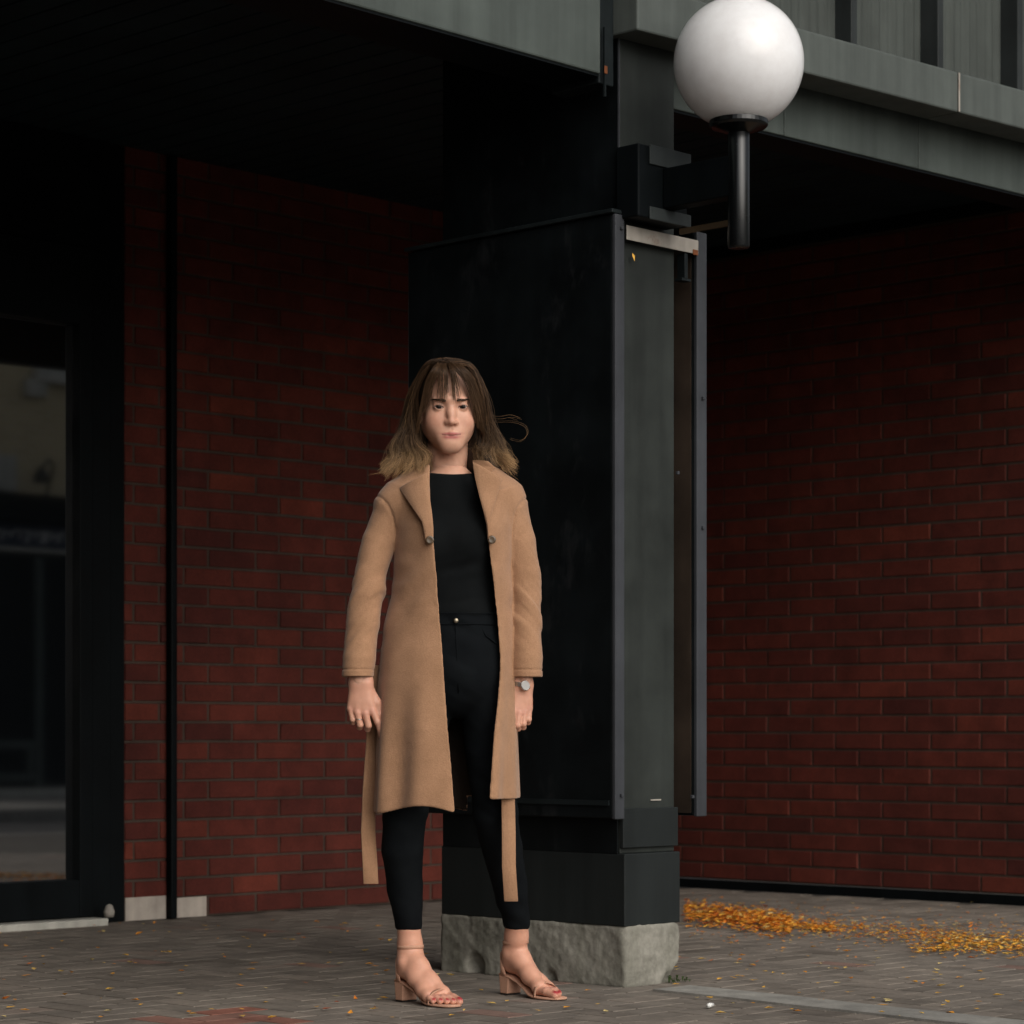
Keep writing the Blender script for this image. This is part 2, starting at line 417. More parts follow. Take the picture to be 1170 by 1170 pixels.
for x0, amp, fr in ((11.42, .08, 5.2), (11.78, .10, 6.1), (12.05, .09, 7.0)):
    pts = []
    for k in range(70):
        t = k/69; a = t*2*math.pi*fr*.5
        pts.append((x0+.32*t+.035*math.sin(a*1.0), YF+.147, 3.05+amp*.8*math.sin(a+1)*(.6+.4*math.sin(3*t*math.pi))))
    sc.tube(pts, .009, 5)
sc.build('lettering', M['sign_white'], SG, smooth=True)
gl = MB(); gl.tube([(12.0, YF+.02, 3.3), (12.0, YF+.3, 3.55), (11.95, YF+.5, 3.85), (11.8, YF+.62, 3.9), (11.68, YF+.66, 3.8)], .02, 6)
gl.lathe(11.66, YF+.66, [(.10, 3.62), (.09, 3.7), (.03, 3.8)], 16)
op(gl, 'gooseneck_lamp', M['lampblack'], smooth=True)
op(MB().box(9.8, 16, YF, YF+.06, .1, 2.85), 'shopfront', M['black_paint'])
op(MB().box(11.98, 12.08, YF+.061, YF+.12, .12, 2.8).box(11.2, 11.98, YF+.061, YF+.11, .56, .66).box(11.2, 11.98, YF+.061, YF+.11, .18, .28).box(11.88, 11.96, YF+.061, YF+.10, .28, .56), 'door_frame', M['fascia'])
op(MB().box(9.8, 16, YF+.061, YF+.25, -.0, .1), 'step', M['stone'])

# ------------------------------------------------------------------ SDF modelling kit (used for the concrete base and the person)
def smin(a, b, k):
    if np.ndim(k) == 0 and k <= 0: return np.minimum(a, b)
    h = np.clip(.5+.5*(b-a)/k, 0, 1); return b*(1-h)+a*h-k*h*(1-h)
class Fld:
    def __init__(s, lo, hi, h):
        s.lo = np.array(lo, float); s.h = h
        s.n = np.ceil((np.array(hi)-s.lo)/h).astype(int)+1
        s.ax = [s.lo[i]+h*np.arange(s.n[i]) for i in range(3)]
        s.f = np.full(s.n, 1.0, dtype=np.float32)
    def reg(s, lo, hi, mar):
        a = np.clip(np.floor((np.array(lo)-mar-s.lo)/s.h).astype(int), 0, s.n); b = np.clip(np.ceil((np.array(hi)+mar-s.lo)/s.h).astype(int)+1, 0, s.n)
        sl_ = tuple(slice(a[i], b[i]) for i in range(3))
        return sl_, s.ax[0][sl_[0]][:, None, None], s.ax[1][sl_[1]][None, :, None], s.ax[2][sl_[2]][None, None, :]
    def put(s, sl_, d, k, sub):
        if d.size == 0: return
        s.f[sl_] = -smin(-s.f[sl_], d, k) if sub else smin(s.f[sl_], d, k)
    def cone(s, p0, p1, r0, r1, k=.01, sub=False):
        p0 = np.array(p0, float); p1 = np.array(p1, float); rm = max(r0, r1)
        sl_, X, Y, Z = s.reg(np.minimum(p0, p1)-rm, np.maximum(p0, p1)+rm, k*1.2+4*s.h)
        d = p1-p0; L2 = max(float(d@d), 1e-9)
        t = np.clip(((X-p0[0])*d[0]+(Y-p0[1])*d[1]+(Z-p0[2])*d[2])/L2, 0, 1)
        q = np.sqrt((X-p0[0]-t*d[0])**2+(Y-p0[1]-t*d[1])**2+(Z-p0[2]-t*d[2])**2)-(r0+t*(r1-r0))
        s.put(sl_, q, k, sub); return s
    def chain(s, pts, k=.01, sub=False):
        for a, b in zip(pts[:-1], pts[1:]): s.cone(a[:3], b[:3], a[3], b[3], k, sub)
        return s
    def ell(s, c, r, k=.01, sub=False, rz=0.0):
        c = np.array(c, float); r = np.array(r, float); rm = r.max() if rz else r
        sl_, X, Y, Z = s.reg(c-rm, c+rm, k*1.2+4*s.h)
        x, y, z = X-c[0], Y-c[1], Z-c[2]
        if rz:
            x, y = x*math.cos(rz)+y*math.sin(rz), -x*math.sin(rz)+y*math.cos(rz)
        q0 = np.sqrt((x/r[0])**2+(y/r[1])**2+(z/r[2])**2)+1e-9
        q1 = np.sqrt((x/r[0]**2)**2+(y/r[1]**2)**2+(z/r[2]**2)**2)+1e-9
        s.put(sl_, q0*(q0-1)/q1, k, sub); return s
    def full(s): return s.ax[0][:, None, None], s.ax[1][None, :, None], s.ax[2][None, None, :]
    def mesh(s):
        f = s.f; ins = f < 0; nx, ny, nz = f.shape
        offs = [(i, j, k) for i in (0, 1) for j in (0, 1) for k in (0, 1)]
        sub = lambda A, o_: A[o_[0]:nx-1+o_[0], o_[1]:ny-1+o_[1], o_[2]:nz-1+o_[2]]
        cnt = sum(sub(ins, o_).astype(np.int8) for o_ in offs)
        act = (cnt > 0) & (cnt < 8); idx = np.argwhere(act)
        vid = np.full(act.shape, -1, np.int64); vid[act] = np.arange(len(idx))
        F = {o_: f[idx[:, 0]+o_[0], idx[:, 1]+o_[1], idx[:, 2]+o_[2]] for o_ in offs}
        acc = np.zeros((len(idx), 3)); num = np.zeros(len(idx))
        for a in offs:
            for ax in range(3):
                if a[ax]: continue
                b = list(a); b[ax] = 1; b = tuple(b)
                fa, fb = F[a], F[b]; m_ = (fa < 0) != (fb < 0)
                t = np.where(m_, fa/np.where(m_, fa-fb, 1), 0)
                p = np.tile(np.array(a, float), (len(idx), 1)); p[:, ax] = t
                acc[m_] += p[m_]; num[m_] += 1
        V = s.lo+(idx+acc/num[:, None])*s.h
        Q = []
        for ax in range(3):
            A = np.moveaxis(ins, ax, 0); U = np.moveaxis(vid, ax, 0)
            if ax == 1: A = np.swapaxes(A, 1, 2); U = np.swapaxes(U, 1, 2)   # (y,z,x)
            e = np.argwhere(A[:-1, 1:-1, 1:-1] != A[1:, 1:-1, 1:-1])
            i, j, k = e[:, 0], e[:, 1]+1, e[:, 2]+1
            q = np.stack([U[i, j-1, k-1], U[i, j, k-1], U[i, j, k], U[i, j-1, k]], 1)
            fl = ~A[i, j, k]; q[fl] = q[fl][:, ::-1]; Q.append(q)
        Q = np.vstack(Q); Q = Q[(Q >= 0).all(1)]
        return V, Q
def relax(V, Q, it=1, lam=.5):
    for _ in range(it):
        acc = np.zeros_like(V); n = np.zeros(len(V))
        for a, b in ((0, 1), (1, 2), (2, 3), (3, 0)):
            np.add.at(acc, Q[:, a], V[Q[:, b]]); np.add.at(acc, Q[:, b], V[Q[:, a]])
            np.add.at(n, Q[:, a], 1); np.add.at(n, Q[:, b], 1)
        V = V+lam*(acc/np.maximum(n, 1)[:, None]-V)
    return V
def vnormals(V, Q):
    n = np.cross(V[Q[:, 2]]-V[Q[:, 0]], V[Q[:, 3]]-V[Q[:, 1]]); o_ = np.zeros_like(V)
    for k in range(4): np.add.at(o_, Q[:, k], n)
    return o_/(np.linalg.norm(o_, axis=1)[:, None]+1e-12)
_lat = rng.random((32, 32, 32))
def vnoise(P):
    P = np.asarray(P); i = np.floor(P).astype(int); f = P-i; f = f*f*(3-2*f); r = 0
    for a in (0, 1):
        for b in (0, 1):
            for c_ in (0, 1):
                wgt = (f[:, 0] if a else 1-f[:, 0])*(f[:, 1] if b else 1-f[:, 1])*(f[:, 2] if c_ else 1-f[:, 2])
                r = r+wgt*_lat[(i[:, 0]+a) % 32, (i[:, 1]+b) % 32, (i[:, 2]+c_) % 32]
    return r*2-1
def join(parts):
    Vs, Qs, n = [], [], 0
    for V, Q in parts: Vs.append(V); Qs.append(Q+n); n += len(V)
    return np.vstack(Vs), np.vstack(Qs)

# ------------------------------------------------------------------ the pillar
P = empty('pillar', (.12, .4, 0))
tag(P, 'dark steel clad pillar on a chipped concrete base with hanging side panels', 'pillar')
def pp(mb, name, m, **kw):
    o = mb.build(name, m, P, **kw); o.location = (-.12, -.4, 0); return o
fl = Fld((-.03, -.03, -.02), (.28, .80, .20), .005)
X, Y, Z = fl.full()
qx = np.abs(X-.1255)-(.1255-.012); qy = np.abs(Y-.385)-(.385-.012); qz = np.abs(Z-.085)-(.095-.012)
fl.f = (np.sqrt(np.maximum(qx, 0)**2+np.maximum(qy, 0)**2+np.maximum(qz, 0)**2)+np.minimum(np.maximum(np.maximum(qx, qy), qz), 0)-.012).astype(np.float32)
for c, r in (((.262, -.005, .012), .045), ((.20, -.012, .0), .035), ((-.005, 0, .185), .018), ((-.004, 0, .155), .012), ((.255, 0, .19), .02), ((.268, .03, .03), .04), ((-.01, .3, 0), .03), ((-.01, .62, .02), .04), ((.12, -.01, .19), .012), ((.24, -.01, .185), .014)):
    fl.cone(c, (c[0]+.003, c[1], c[2]+.003), r, r, .012, True)
Vb, Qb = fl.mesh(); nb = vnormals(Vb, Qb)
Vb = Vb+nb*(vnoise(Vb*14)*.004+vnoise(Vb*45)*.0018+vnoise(Vb*110)*.0008)[:, None]
o = mesh_np('concrete_base', Vb, Qb, M['concrete'], P); o.location = (-.12, -.4, 0)
pp(MB().box(.001, .251, .002, .765, .176, .388), 'plinth', M['plinth'], bevel=.003)
pp(MB().box(.006, .25, .024, .755, .388, 2.9), 'shaft', M['web'], bevel=.003)
pp(MB().box(.004, .252, .010, .0235, .405, .52), 'cover_plate', M['plinth'], bevel=.002)
pp(MB().box(-.0, .006, .030, .758, .388, 2.9), 'side_plate', M['panel'], bevel=.001)
# hanging side panels, each a shallow steel tray
for x0, x1 in ((-.044, -.003), (.325, .372)):
    sgn = 1
    pn = pp(MB().box(x0, x1, .012, .87, .492, 2.25), 'side_panel', M['panel'], bevel=.004)
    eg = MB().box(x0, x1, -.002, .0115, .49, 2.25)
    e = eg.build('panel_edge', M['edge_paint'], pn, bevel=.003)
    if x0 < 0:
        l = MB().box(x0-.012, x1, 0.0, .875, 2.252, 2.264).build('top_lip', M['dark_paint'], pn, bevel=.002)
        l = MB().box(x0-.006, x0-.0005, .02, .80, .53, .545).build('hem', M['dark_paint'], pn)
    else:
        l = MB().box(x0-.002, x0-.0004, .02, .86, .5, 2.2).build('inner_lining', M['lining_rust'], pn)
pp(MB().box(.002, .327, -.006, -.0025, 2.18, 2.222), 'cross_bar', M['worn'], bevel=.001)
pp(MB().box(.27, .285, .0, .03, 2.10, 2.178).box(.258, .30, .0, .03, 2.095, 2.103), 'hook', M['dark_paint'], bevel=.001)
bo = MB()
for (x, y, z) in ((-.02, -.004, 2.21), (.10, .021, .36), (-.02, -.004, .56), (.35, -.004, 1.75), (.35, -.004, 1.36), (.08, .02, .44), (.30, -.004, .55), (.26, .02, 1.52)):
    bo.box(x-.005, x+.005, y-.006, y+.004, z-.005, z+.005)
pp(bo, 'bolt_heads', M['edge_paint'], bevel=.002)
pp(MB().box(-.0012, .0042, .0225, .0285, 2.262, 2.78), 'corner_bead', M['edge_paint'], bevel=.001)  # pale strip painting the bevel highlight along the shaft corner
pp(MB().box(.14, .185, .020, .0242, .541, .5445), 'paint_scar', M['worn'])

pp(MB().box(.300, .323, -.0085, -.0062, 2.176, 2.192), 'rust_patch', M['rust'], bevel=.001)
# ------------------------------------------------------------------ globe lamp
LX, LY, LZ = .12, -.328, 2.658
lp = empty('globe_lamp', (.12, 0.02, 2.34)); tag(lp, 'white opal globe lamp on a black post bracketed to the pillar', 'lamp')
def lpp(mb, name, m, **kw):
    o = mb.build(name, m, lp, **kw); o.location = (-.12, -.02, -2.34); return o
rg = .1865
prof = [(max(rg*math.cos(a), .0005), LZ+rg*math.sin(a)) for a in np.linspace(-R(68), R(90), 40)]
lpp(MB().lathe(LX, LY, prof, 72), 'globe', M['opal'], smooth=True)
lpp(MB().lathe(LX, LY, [(.03, 2.455), (.05, 2.462), (.078, 2.472), (.084, 2.478), (.084, 2.495), (.078, 2.502), (.05, 2.505)], 40), 'collar', M['lampblack'], bevel=.002)
lpp(MB().lathe(LX, LY, [(.006, 2.128), (.029, 2.128), (.0315, 2.133), (.0315, 2.457), (.03, 2.460)], 32), 'post', M['lampblack'], smooth=True)
lpp(MB().box(.092, .148, LY+.004, -.066, 2.275, 2.392), 'arm', M['black_paint'], bevel=.004)
br = lpp(MB().box(-.015, .205, -.065, .022, 2.238, 2.45), 'bracket', M['black_paint'], bevel=.005)
for z0, z1 in ((2.395, 2.452), (2.235, 2.272)): MB().box(.03, .215, -.072, -.0655, z0, z1).build('bracket_plate', M['bracket'], br, bevel=.002)
lpp(MB().box(.185, .197, -.26, -.05, 2.215, 2.231), 'stay', M['strap'])

# ------------------------------------------------------------------ leaves
def leaf_geo(mb, x, y, s, t, z=0.0):
    a = rng.random()*6.283; ca, sa = math.cos(a), math.sin(a); L_, W_ = s, s*(.36+.3*rng.random())
    curl = rng.normal(0, .18)*s; tz = rng.normal(0, .12, 2)
    loc = [(-L_/2, 0, 0), (-L_*.12, W_/2, curl*.3+.07*s), (L_/2, 0, curl*.6), (-L_*.12, -W_/2, curl*.3+.07*s), (-L_*.1, 0, 0)]
    pts = []
    for (p, q, r) in loc:
        pts.append((x+p*ca-q*sa, y+p*sa+q*ca, z+.004+abs(r)+abs(tz[0]*p)+abs(tz[1]*q)))
    n = len(mb.v); mb.v += pts
    for q in ((0, 4, 1), (1, 4, 2), (2, 4, 3), (3, 4, 0)): mb.f.append(tuple(n+i for i in q)); mb.t.append(t)
lit = MB()
def drop(n, px0, px1, line, spread, tm, ts, smin_=.014, smax_=.03, hp=0.0):
    for _ in range(n):
        px = px0+(px1-px0)*rng.random(); py = line(px)+rng.normal(0, spread)
        if py < 1012: continue
        x, y = gpt(px, py)
        if x > 3.78 or y > 3.0: continue
        leaf_geo(lit, x, y, smin_+(smax_-smin_)*rng.random(), float(np.clip(rng.normal(tm, ts), 0, 1)), rng.random()*hp)
drop(1500, 783, 905, lambda p: 1044+(p-783)*.11, 6.2, .54, .22, .020, .042, hp=.010)
drop(420, 780, 930, lambda p: 1046+(p-783)*.10, 9, .45, .25, .014, .03)
drop(420, 868, 955, lambda p: 1055+(p-868)*.085, 3.0, .58, .18, .018, .034, hp=.006)
drop(520, 1075, 1185, lambda p: 1078+(p-1075)*.05, 4.8, .74, .16, .016, .034, hp=.006)
drop(240, 1040, 1180, lambda p: 1074, 10, .7, .2)
drop(110, 1040, 1085, lambda p: 1086, 2.6, .7, .15, hp=.01)
drop(620, 930, 1110, lambda p: 1058+(p-930)*.085, 7, .6, .22)
drop(420, 790, 1170, lambda p: 1052+(p-800)*.04, 13, .6, .25, .012, .022)
tag(lit.build('leaf_litter', M['leaf']), 'drift of orange and yellow fallen leaves on the pavers', 'leaves', kind='stuff')
def scatter(n, box, label, group, tm, ts):
    k = 0
    while k < n:
        px = box[0]+(box[1]-box[0])*rng.random(); py = box[2]+(box[3]-box[2])*rng.random()**1.3
        x, y = gpt(px, py)
        if y > 3.05 or (-.06 < x < .4 and -.03 < y < .9): continue
        mb = MB(); leaf_geo(mb, 0, 0, .016+.02*rng.random(), float(np.clip(rng.normal(tm, ts), 0, 1)))
        o = mb.build('fallen_leaf', M['leaf']); o.location = (x, y, 0)
        tag(o, label, 'leaf', group); k += 1
scatter(112, (0, 450, 1052, 1165), 'small dry leaf lying on the dark pavers left of the woman', 'leaves scattered left of the woman', .68, .25)
scatter(26, (440, 700, 1090, 1168), 'small yellow leaf lying near the feet of the woman', 'leaves scattered around the shoes', .75, .2)
scatter(120, (770, 1170, 1066, 1165), 'small yellow leaf lying on the open pavers right of the pillar', 'leaves scattered right of the pillar', .75, .2)
mb = MB(); leaf_geo(mb, 0, 0, .026, .8); o = mb.build('fallen_leaf', M['leaf']); o.location = (.045, .012, 2.135); o.rotation_euler = (R(80), R(20), 0)
tag(o, 'small yellow leaf caught on the pillar just below its pale cross bar', 'leaf')
wd = MB()
for _ in range(26):
    a = rng.random()*6.28; l = .012+.02*rng.random(); bx, by = .215+rng.normal(0, .022), -.012+rng.normal(0, .012)
    tx, ty = math.cos(a)*l*.7, math.sin(a)*l*.7; wx, wy = -math.sin(a)*.004, math.cos(a)*.004
    z = l*(.4+.5*rng.random())
    wd.quad((bx, by, 0), (bx+tx*.5+wx, by+ty*.5+wy, z), (bx+tx, by+ty, z*.8), (bx+tx*.5-wx, by+ty*.5-wy, z*.95))
o = wd.build('weed', M['weed']); tag(o, 'little green weed growing at the foot of the concrete base', 'weed')
xs_, ys_ = gpt(812, 1152)
cg = MB().tube([(-.016, -.004, .006), (-.004, 0, .007), (.016, .006, .006)], [.006, .0065, .005], 8)
o = cg.build('paper_scrap', M['sign_white'], smooth=True); o.location = (xs_, ys_, .002)
tag(o, 'tiny crumpled white paper scrap on the pavers in front of the pillar', 'litter')
#PERSON#
# ------------------------------------------------------------------ the person (own frame: x to the right of the picture, y away from the camera, z up)
pw = np.array(CAMP[:2])+UX*6.95+VX*(-.1438)
PR = empty('person', (float(pw[0]), float(pw[1]), 0), -R(YAW))
tag(PR, 'woman in a long camel coat, black top and black jeans standing beside the pillar', 'person')
K = .0024
def q(px, py, y=0.0): return (((px-585)/2900*(6.95+y))+.1438, y, .74+(838-py)/2900*(6.95+y))
def qr(px, py, y, r): return (*q(px, py, y), r)

# materials of skin and clothes
def m_skin():
    m = mat('skin', rough=.48, spec=.4); v = coords(m)
    a = attr(m, 'Col'); n = noise(m, v, 60, 5, .6); n2 = noise(m, v, 420, 3, .6)
    c = mix(m, .35, a, ramp(m, n, [(.3, (.82, .74, .72)), (.7, (1.1, 1.07, 1.05))]), 'MULTIPLY')
    b = BS(m); Lk(m, c, b.inputs['Base Color'])
    b.inputs['Subsurface Weight'].default_value = .12; b.inputs['Subsurface Radius'].default_value = (.012, .005, .003); b.inputs['Subsurface Scale'].default_value = 1.0
    bump(m, n2, .12, .001); return m
def m_cloth(name, lo, hi, rough, sc, bstr, sheen=0.0, blotch=14):
    m = mat(name, rough=rough, spec=.2 if hi[0] > .05 else .08); v = coords(m)
    n = noise(m, v, blotch, 6, .65); f = noise(m, v, sc, 3, .7)
    c = ramp(m, n, [(.3, lo), (.7, hi)]); c = mix(m, .4, c, ramp(m, f, [(.25, (.6, .6, .6)), (.75, (1.25, 1.25, 1.25))]), 'MULTIPLY')
    Lk(m, c, BS(m).inputs['Base Color'])
    BS(m).inputs['Sheen Weight'].default_value = sheen; BS(m).inputs['Sheen Roughness'].default_value = .5
    bump(m, f, bstr, .0015); return m
M['skin'] = m_skin()
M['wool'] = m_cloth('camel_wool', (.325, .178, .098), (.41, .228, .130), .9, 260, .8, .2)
M['lining'] = m_cloth('camel_lining', (.022, .015, .011), (.030, .021, .015), .6, 300, .2)  # near-black: the shade inside the open coat is put into this colour
M['jersey'] = m_cloth('black_jersey', (.0045, .0055, .006), (.007, .008, .0085), .9, 500, .3, 0)
M['denim'] = m_cloth('black_denim', (.0038, .0048, .006), (.0065, .0080, .0092), .9, 420, .4, 0)
M['suede'] = m_cloth('nude_suede', (.50, .275, .185), (.56, .315, .215), .75, 400, .25)
M['heelsole'] = mat('dark_sole', (.02, .015, .012), .6, .3)
M['horn'] = mat('horn_button', (.09, .06, .035), .25, .6)
M['steel'] = mat('watch_steel', (.5, .48, .45), .32, .5, Metallic=1.0)
M['dial'] = mat('watch_dial', (.30, .29, .27), .25, .5)
M['brass'] = mat('jean_button', (.35, .30, .22), .35, .5, Metallic=1.0)

SK = np.array([.64, .36, .25]); LIP = np.array([.43, .125, .11]); NAIL = np.array([.36, .035, .04]); BLUSH = np.array([.60, .27, .19])
def gauss(V, c, s): d = (V-np.array(c))/np.array(s); return np.exp(-(d**2).sum(1))[:, None]

# ---- head (head frame: origin between the eyes, y forward is negative)
HC = np.array([-.032, .010, 1.6355]); HY = R(7); HS = 1.035
def head_tf(V):
    V = np.asarray(V, float)*HS; c, s = math.cos(HY), math.sin(HY)
    ca, sa = math.cos(R(7)), math.sin(R(7)); V = np.stack([V[:, 0], V[:, 1]*ca-V[:, 2]*sa, V[:, 1]*sa+V[:, 2]*ca], 1)
    x = V[:, 0]*c-V[:, 1]*s; y = V[:, 0]*s+V[:, 1]*c
    x, z = x*math.cos(.02)-V[:, 2]*math.sin(.02), x*math.sin(.02)+V[:, 2]*math.cos(.02)
    return np.stack([x, y, z], 1)+HC
h = Fld((-.098, -.128, -.205), (.098, .118, .128), .0016)
h.ell((0, .012, .032), (.073, .092, .083), .01)
h.ell((0, -.022, -.028), (.0605, .062, .080), .025)
for s in (-1, 1):
    h.cone((s*.048, -.002, -.056), (s*.011, -.066, -.101), .0175, .0135, .038)
    h.ell((s*.036, -.054, -.038), (.024, .024, .027), .032)
    h.cone((s*.008, -.082, .020), (s*.038, -.071, .018), .010, .008, .012)
h.cone((-.008, -.070, -.099), (.008, -.070, -.099), .0135, .0135, .02)
h.ell((0, -.0715, -.074), (.033, .0165, .024), .026)                       # muzzle
for s in (-1, 1):                                                       # eye sockets
    h.ell((s*.0325, -.103, -.001), (.019, .020, .0115), .012, True)
no, mo = -.0015, -.0050
h.chain([(0, -.079, .012, .0070), (0, -.0905, -.016, .0074), (0, -.0995, -.036+no, .0084)], .015)
h.ell((0, -.0978, -.0375+no), (.0095, .0086, .0076), .006)
for s in (-1, 1):
    h.ell((s*.0115, -.0895, -.0395+no), (.0060, .0082, .0060), .008)
    h.ell((s*.0062, -.0950, -.0466+no), (.0034, .0046, .0028), .002, True)
h.cone((0, -.0935, -.050+no), (0, -.0925, -.058+mo), .0018, .0022, .004, True)    # philtrum
# lips
h.chain([(-.0265, -.0760, -.0652+mo, .0016), (-.013, -.0865, -.0660+mo, .0028), (-.0035, -.0895, -.0642+mo, .0031), (0, -.0891, -.0650+mo, .0030), (.0035, -.0895, -.0642+mo, .0031), (.013, -.0865, -.0660+mo, .0028), (.0265, -.0760, -.0652+mo, .0016)], .007)
h.chain([(-.0255, -.0760, -.0664+mo, .0016), (-.012, -.0865, -.0738+mo, .0036), (.012, -.0865, -.0738+mo, .0036), (.0255, -.0760, -.0664+mo, .0016)], .007)
h.chain([(-.0240, -.0825, -.0658+mo, .0008), (-.011, -.0912, -.0690+mo, .0011), (.011, -.0912, -.0690+mo, .0011), (.0240, -.0825, -.0658+mo, .0008)], .0016, True)
# eyelids
for s in (-1, 1):
    h.ell((s*.0318, -.0720, -.001), (.0142, .0138, .0138), .004)
    h.ell((s*.0300, -.0890, -.0020), (.0120, .0108, .0037), .001, True); h.ell((s*.0362, -.0870, .0010), (.0108, .0108, .0032), .001, True)
    h.chain([(s*.0195, -.0868, .0030, .0008), (s*.0325, -.0895, .0060, .0009), (s*.0450, -.0830, .0030, .0009)], .0020, True)
    h.ell((s*.0725, .012, -.012), (.0075, .017, .029), .008)
    h.cone((s*.0745, .004, -.040), (s*.0735, .002, -.034), .0065, .007, .006)
    h.ell((s*.081, .008, -.010), (.005, .009, .016), .004, True)
h.chain([(0, .024, -.06, .050), (0, .020, -.12, .0495), (0, .024, -.21, .053)], .02)
h.cone((-.035, .02, -.10), (-.010, -.026, -.20), .011, .009, .022); h.cone((.035, .02, -.10), (.010, -.026, -.20), .011, .009, .022)
Vh, Qh = h.mesh(); Vh = relax(Vh, Qh, 1, .4)
Ch = np.tile(SK, (len(Vh), 1))
def blend(C, w_, c): return C*(1-w_)+np.array(c)*w_
for s in (-1, 1):
    Ch = blend(Ch, .45*gauss(Vh, (s*.043, -.07, -.035), (.022, .03, .02)), BLUSH)
    Ch = blend(Ch, .55*gauss(Vh, (s*.0325, -.09, .0005), (.019, .02, .0085)), (.24, .11, .08))      # eye make-up, with socket shade painted into the skin colour
    lash = np.exp(-((Vh[:, 2]-.0024+22*(np.abs(Vh[:, 0])-.0325)**2)/.0022)**2)*((np.abs(np.abs(Vh[:, 0])-.0335) < .0155) & (Vh[:, 1] < -.078))
    low_ = np.exp(-((Vh[:, 2]+.0058-14*(np.abs(Vh[:, 0])-.0325)**2)/.0012)**2)*((np.abs(np.abs(Vh[:, 0])-.034) < .012) & (Vh[:, 1] < -.078))
    Ch = blend(Ch, .6*(low_*(Vh[:, 0]*s > 0))[:, None], (.06, .03, .025))
    Ch = blend(Ch, .95*(lash*(Vh[:, 0]*s > 0))[:, None], (.02, .012, .01))
lw = np.maximum(gauss(Vh, (0, -.088, -.0650+mo), (.0235, .03, .0031)), gauss(Vh, (0, -.088, -.0742+mo), (.021, .03, .0044)))
Ch = blend(Ch, np.clip(lw*1.5, 0, .95), LIP)
Ch = blend(Ch, .9*(np.exp(-((Vh[:, 2]+.0691-mo-4.2*Vh[:, 0]**2)/.0015)**2)*((np.abs(Vh[:, 0]) < .0255) & (Vh[:, 1] < -.075)))[:, None], (.12, .03, .03))
Ch = blend(Ch, .25*gauss(Vh, (0, -.10, -.038), (.014, .02, .012)), BLUSH)
fr_ = np.clip(vnoise(Vh*150)*.5+vnoise(Vh*60)*.6, -1, 1)[:, None]; Ch = Ch*(1+np.array([.06, .11, .12])*fr_)
Vh = head_tf(Vh)

# ---- trunk, arms, legs under the clothes
b = Fld((-.34, -.16, .10), (.26, .30, 1.47), .006)
b.chain([(-.028, .034, 1.45, .044), (-.026, .035, 1.40, .050)], .03)
b.chain([(-.16, .01, 1.375, .045), (-.026, .03, 1.41, .05), (.11, .03, 1.38, .045)], .04)
b.ell((-.022, .02, 1.25), (.125, .085, .17), .04); b.ell((-.01, .02, 1.05), (.115, .085, .15), .05); b.ell((0, .02, .92), (.14, .10, .13), .05)
b.chain([(-.155, .008, 1.37, .030), (-.190, .0, 1.345, .030), (-.224, -.005, 1.265, .029), (-.251, -.02, 1.115, .028), (-.272, -.05, .885, .022)], .003)
b.chain([(.11, .02, 1.37, .030), (.142, .02, 1.345, .030), (.165, .022, 1.265, .029), (.181, .02, 1.11, .028), (.178, -.005, .885, .022)], .003)
LEGL = [(-.082, .015, .88, .078), (-.120, .018, .70, .064), (-.149, .008, .53, .056), (-.157, .025, .42, .051), (-.152, .05, .32, .044), (-.141, .062, .20, .030), (-.139, .065, .11, .030)]
LEGR = [(.072, .025, .88, .078), (.086, .045, .70, .064), (.098, .06, .52, .056), (.116, .11, .42, .050), (.138, .155, .32, .043), (.157, .200, .20, .032), (.156, .222, .12, .030)]
b.chain([(x, y, z, r-(.011 if z > .25 else .004)) for x, y, z, r in LEGL[:-1]], .004); b.chain([(x, y, z, r-(.011 if z > .25 else .004)) for x, y, z, r in LEGR[:-1]], .004)
Vt, Qt = b.mesh(); Ct = np.tile(SK, (len(Vt), 1))

# ---- hands
def hand(lo, hi, parts, knuck):
    f = Fld(lo, hi, .0015)
    for ch, k in parts: f.chain(ch, k)
    V, Q = f.mesh(); V = relax(V, Q, 1, .4)
    C = np.tile(SK*np.array([.98, .93, .93]), (len(V), 1))
    for kn in knuck: C = blend(C, .35*gauss(V, kn, (.010, .012, .010)), (.56, .25, .20))
    return V, Q, C
yb = -.050
def P_(px, py, dy, r): return qr(px, py, yb+dy*K, r)
kL = [(425.5, 812, 0), (417.5, 815, -1), (408.5, 814, -.5), (400.5, 809.5, 2)]
pl = []
for (kx, ky, kd), wx in zip(kL, (418.5, 415, 410.5, 406.5)):
    pl.append(([P_(wx, 766, 3, .0165), P_(wx, 780, 2, .0165), P_(kx, ky, kd+1, .0105)], .014))
pl.append(([P_(407, 800, 4, .0125), P_(420, 802, 4, .014)], .012))
pl.append(([P_(*kL[0], .0098), P_(431.5, 825, 0, .0087), P_(434.2, 833.5, 3, .0078), P_(435.3, 841.5, 6, .0064)], .004))
pl.append(([P_(*kL[1], .0098), P_(421.0, 829, 1.5, .0088), P_(420, 833, 8, .0080), P_(418, 829, 13, .007)], .003))
pl.append(([P_(*kL[2], .0096), P_(411.5, 828, 1.5, .0086), P_(411, 831, 8, .0078), P_(410.5, 826, 13, .007)], .003))
pl.append(([P_(*kL[3], .0088), P_(403, 822, 2.5, .0078), P_(403.5, 825.5, 8, .007), P_(404, 821, 12, .0062)], .003))
pl.append(([P_(422, 787, 5, .0125), P_(431, 803, 4, .0118), P_(434.5, 817, 4.5, .0098), P_(434.0, 828, 5.5, .0075)], .006))
VL, QL, CL = hand((-.325, -.11, .715), (-.195, .01, .925), pl, [q(a, c_, yb+d*K-.008) for a, c_, d in kL])
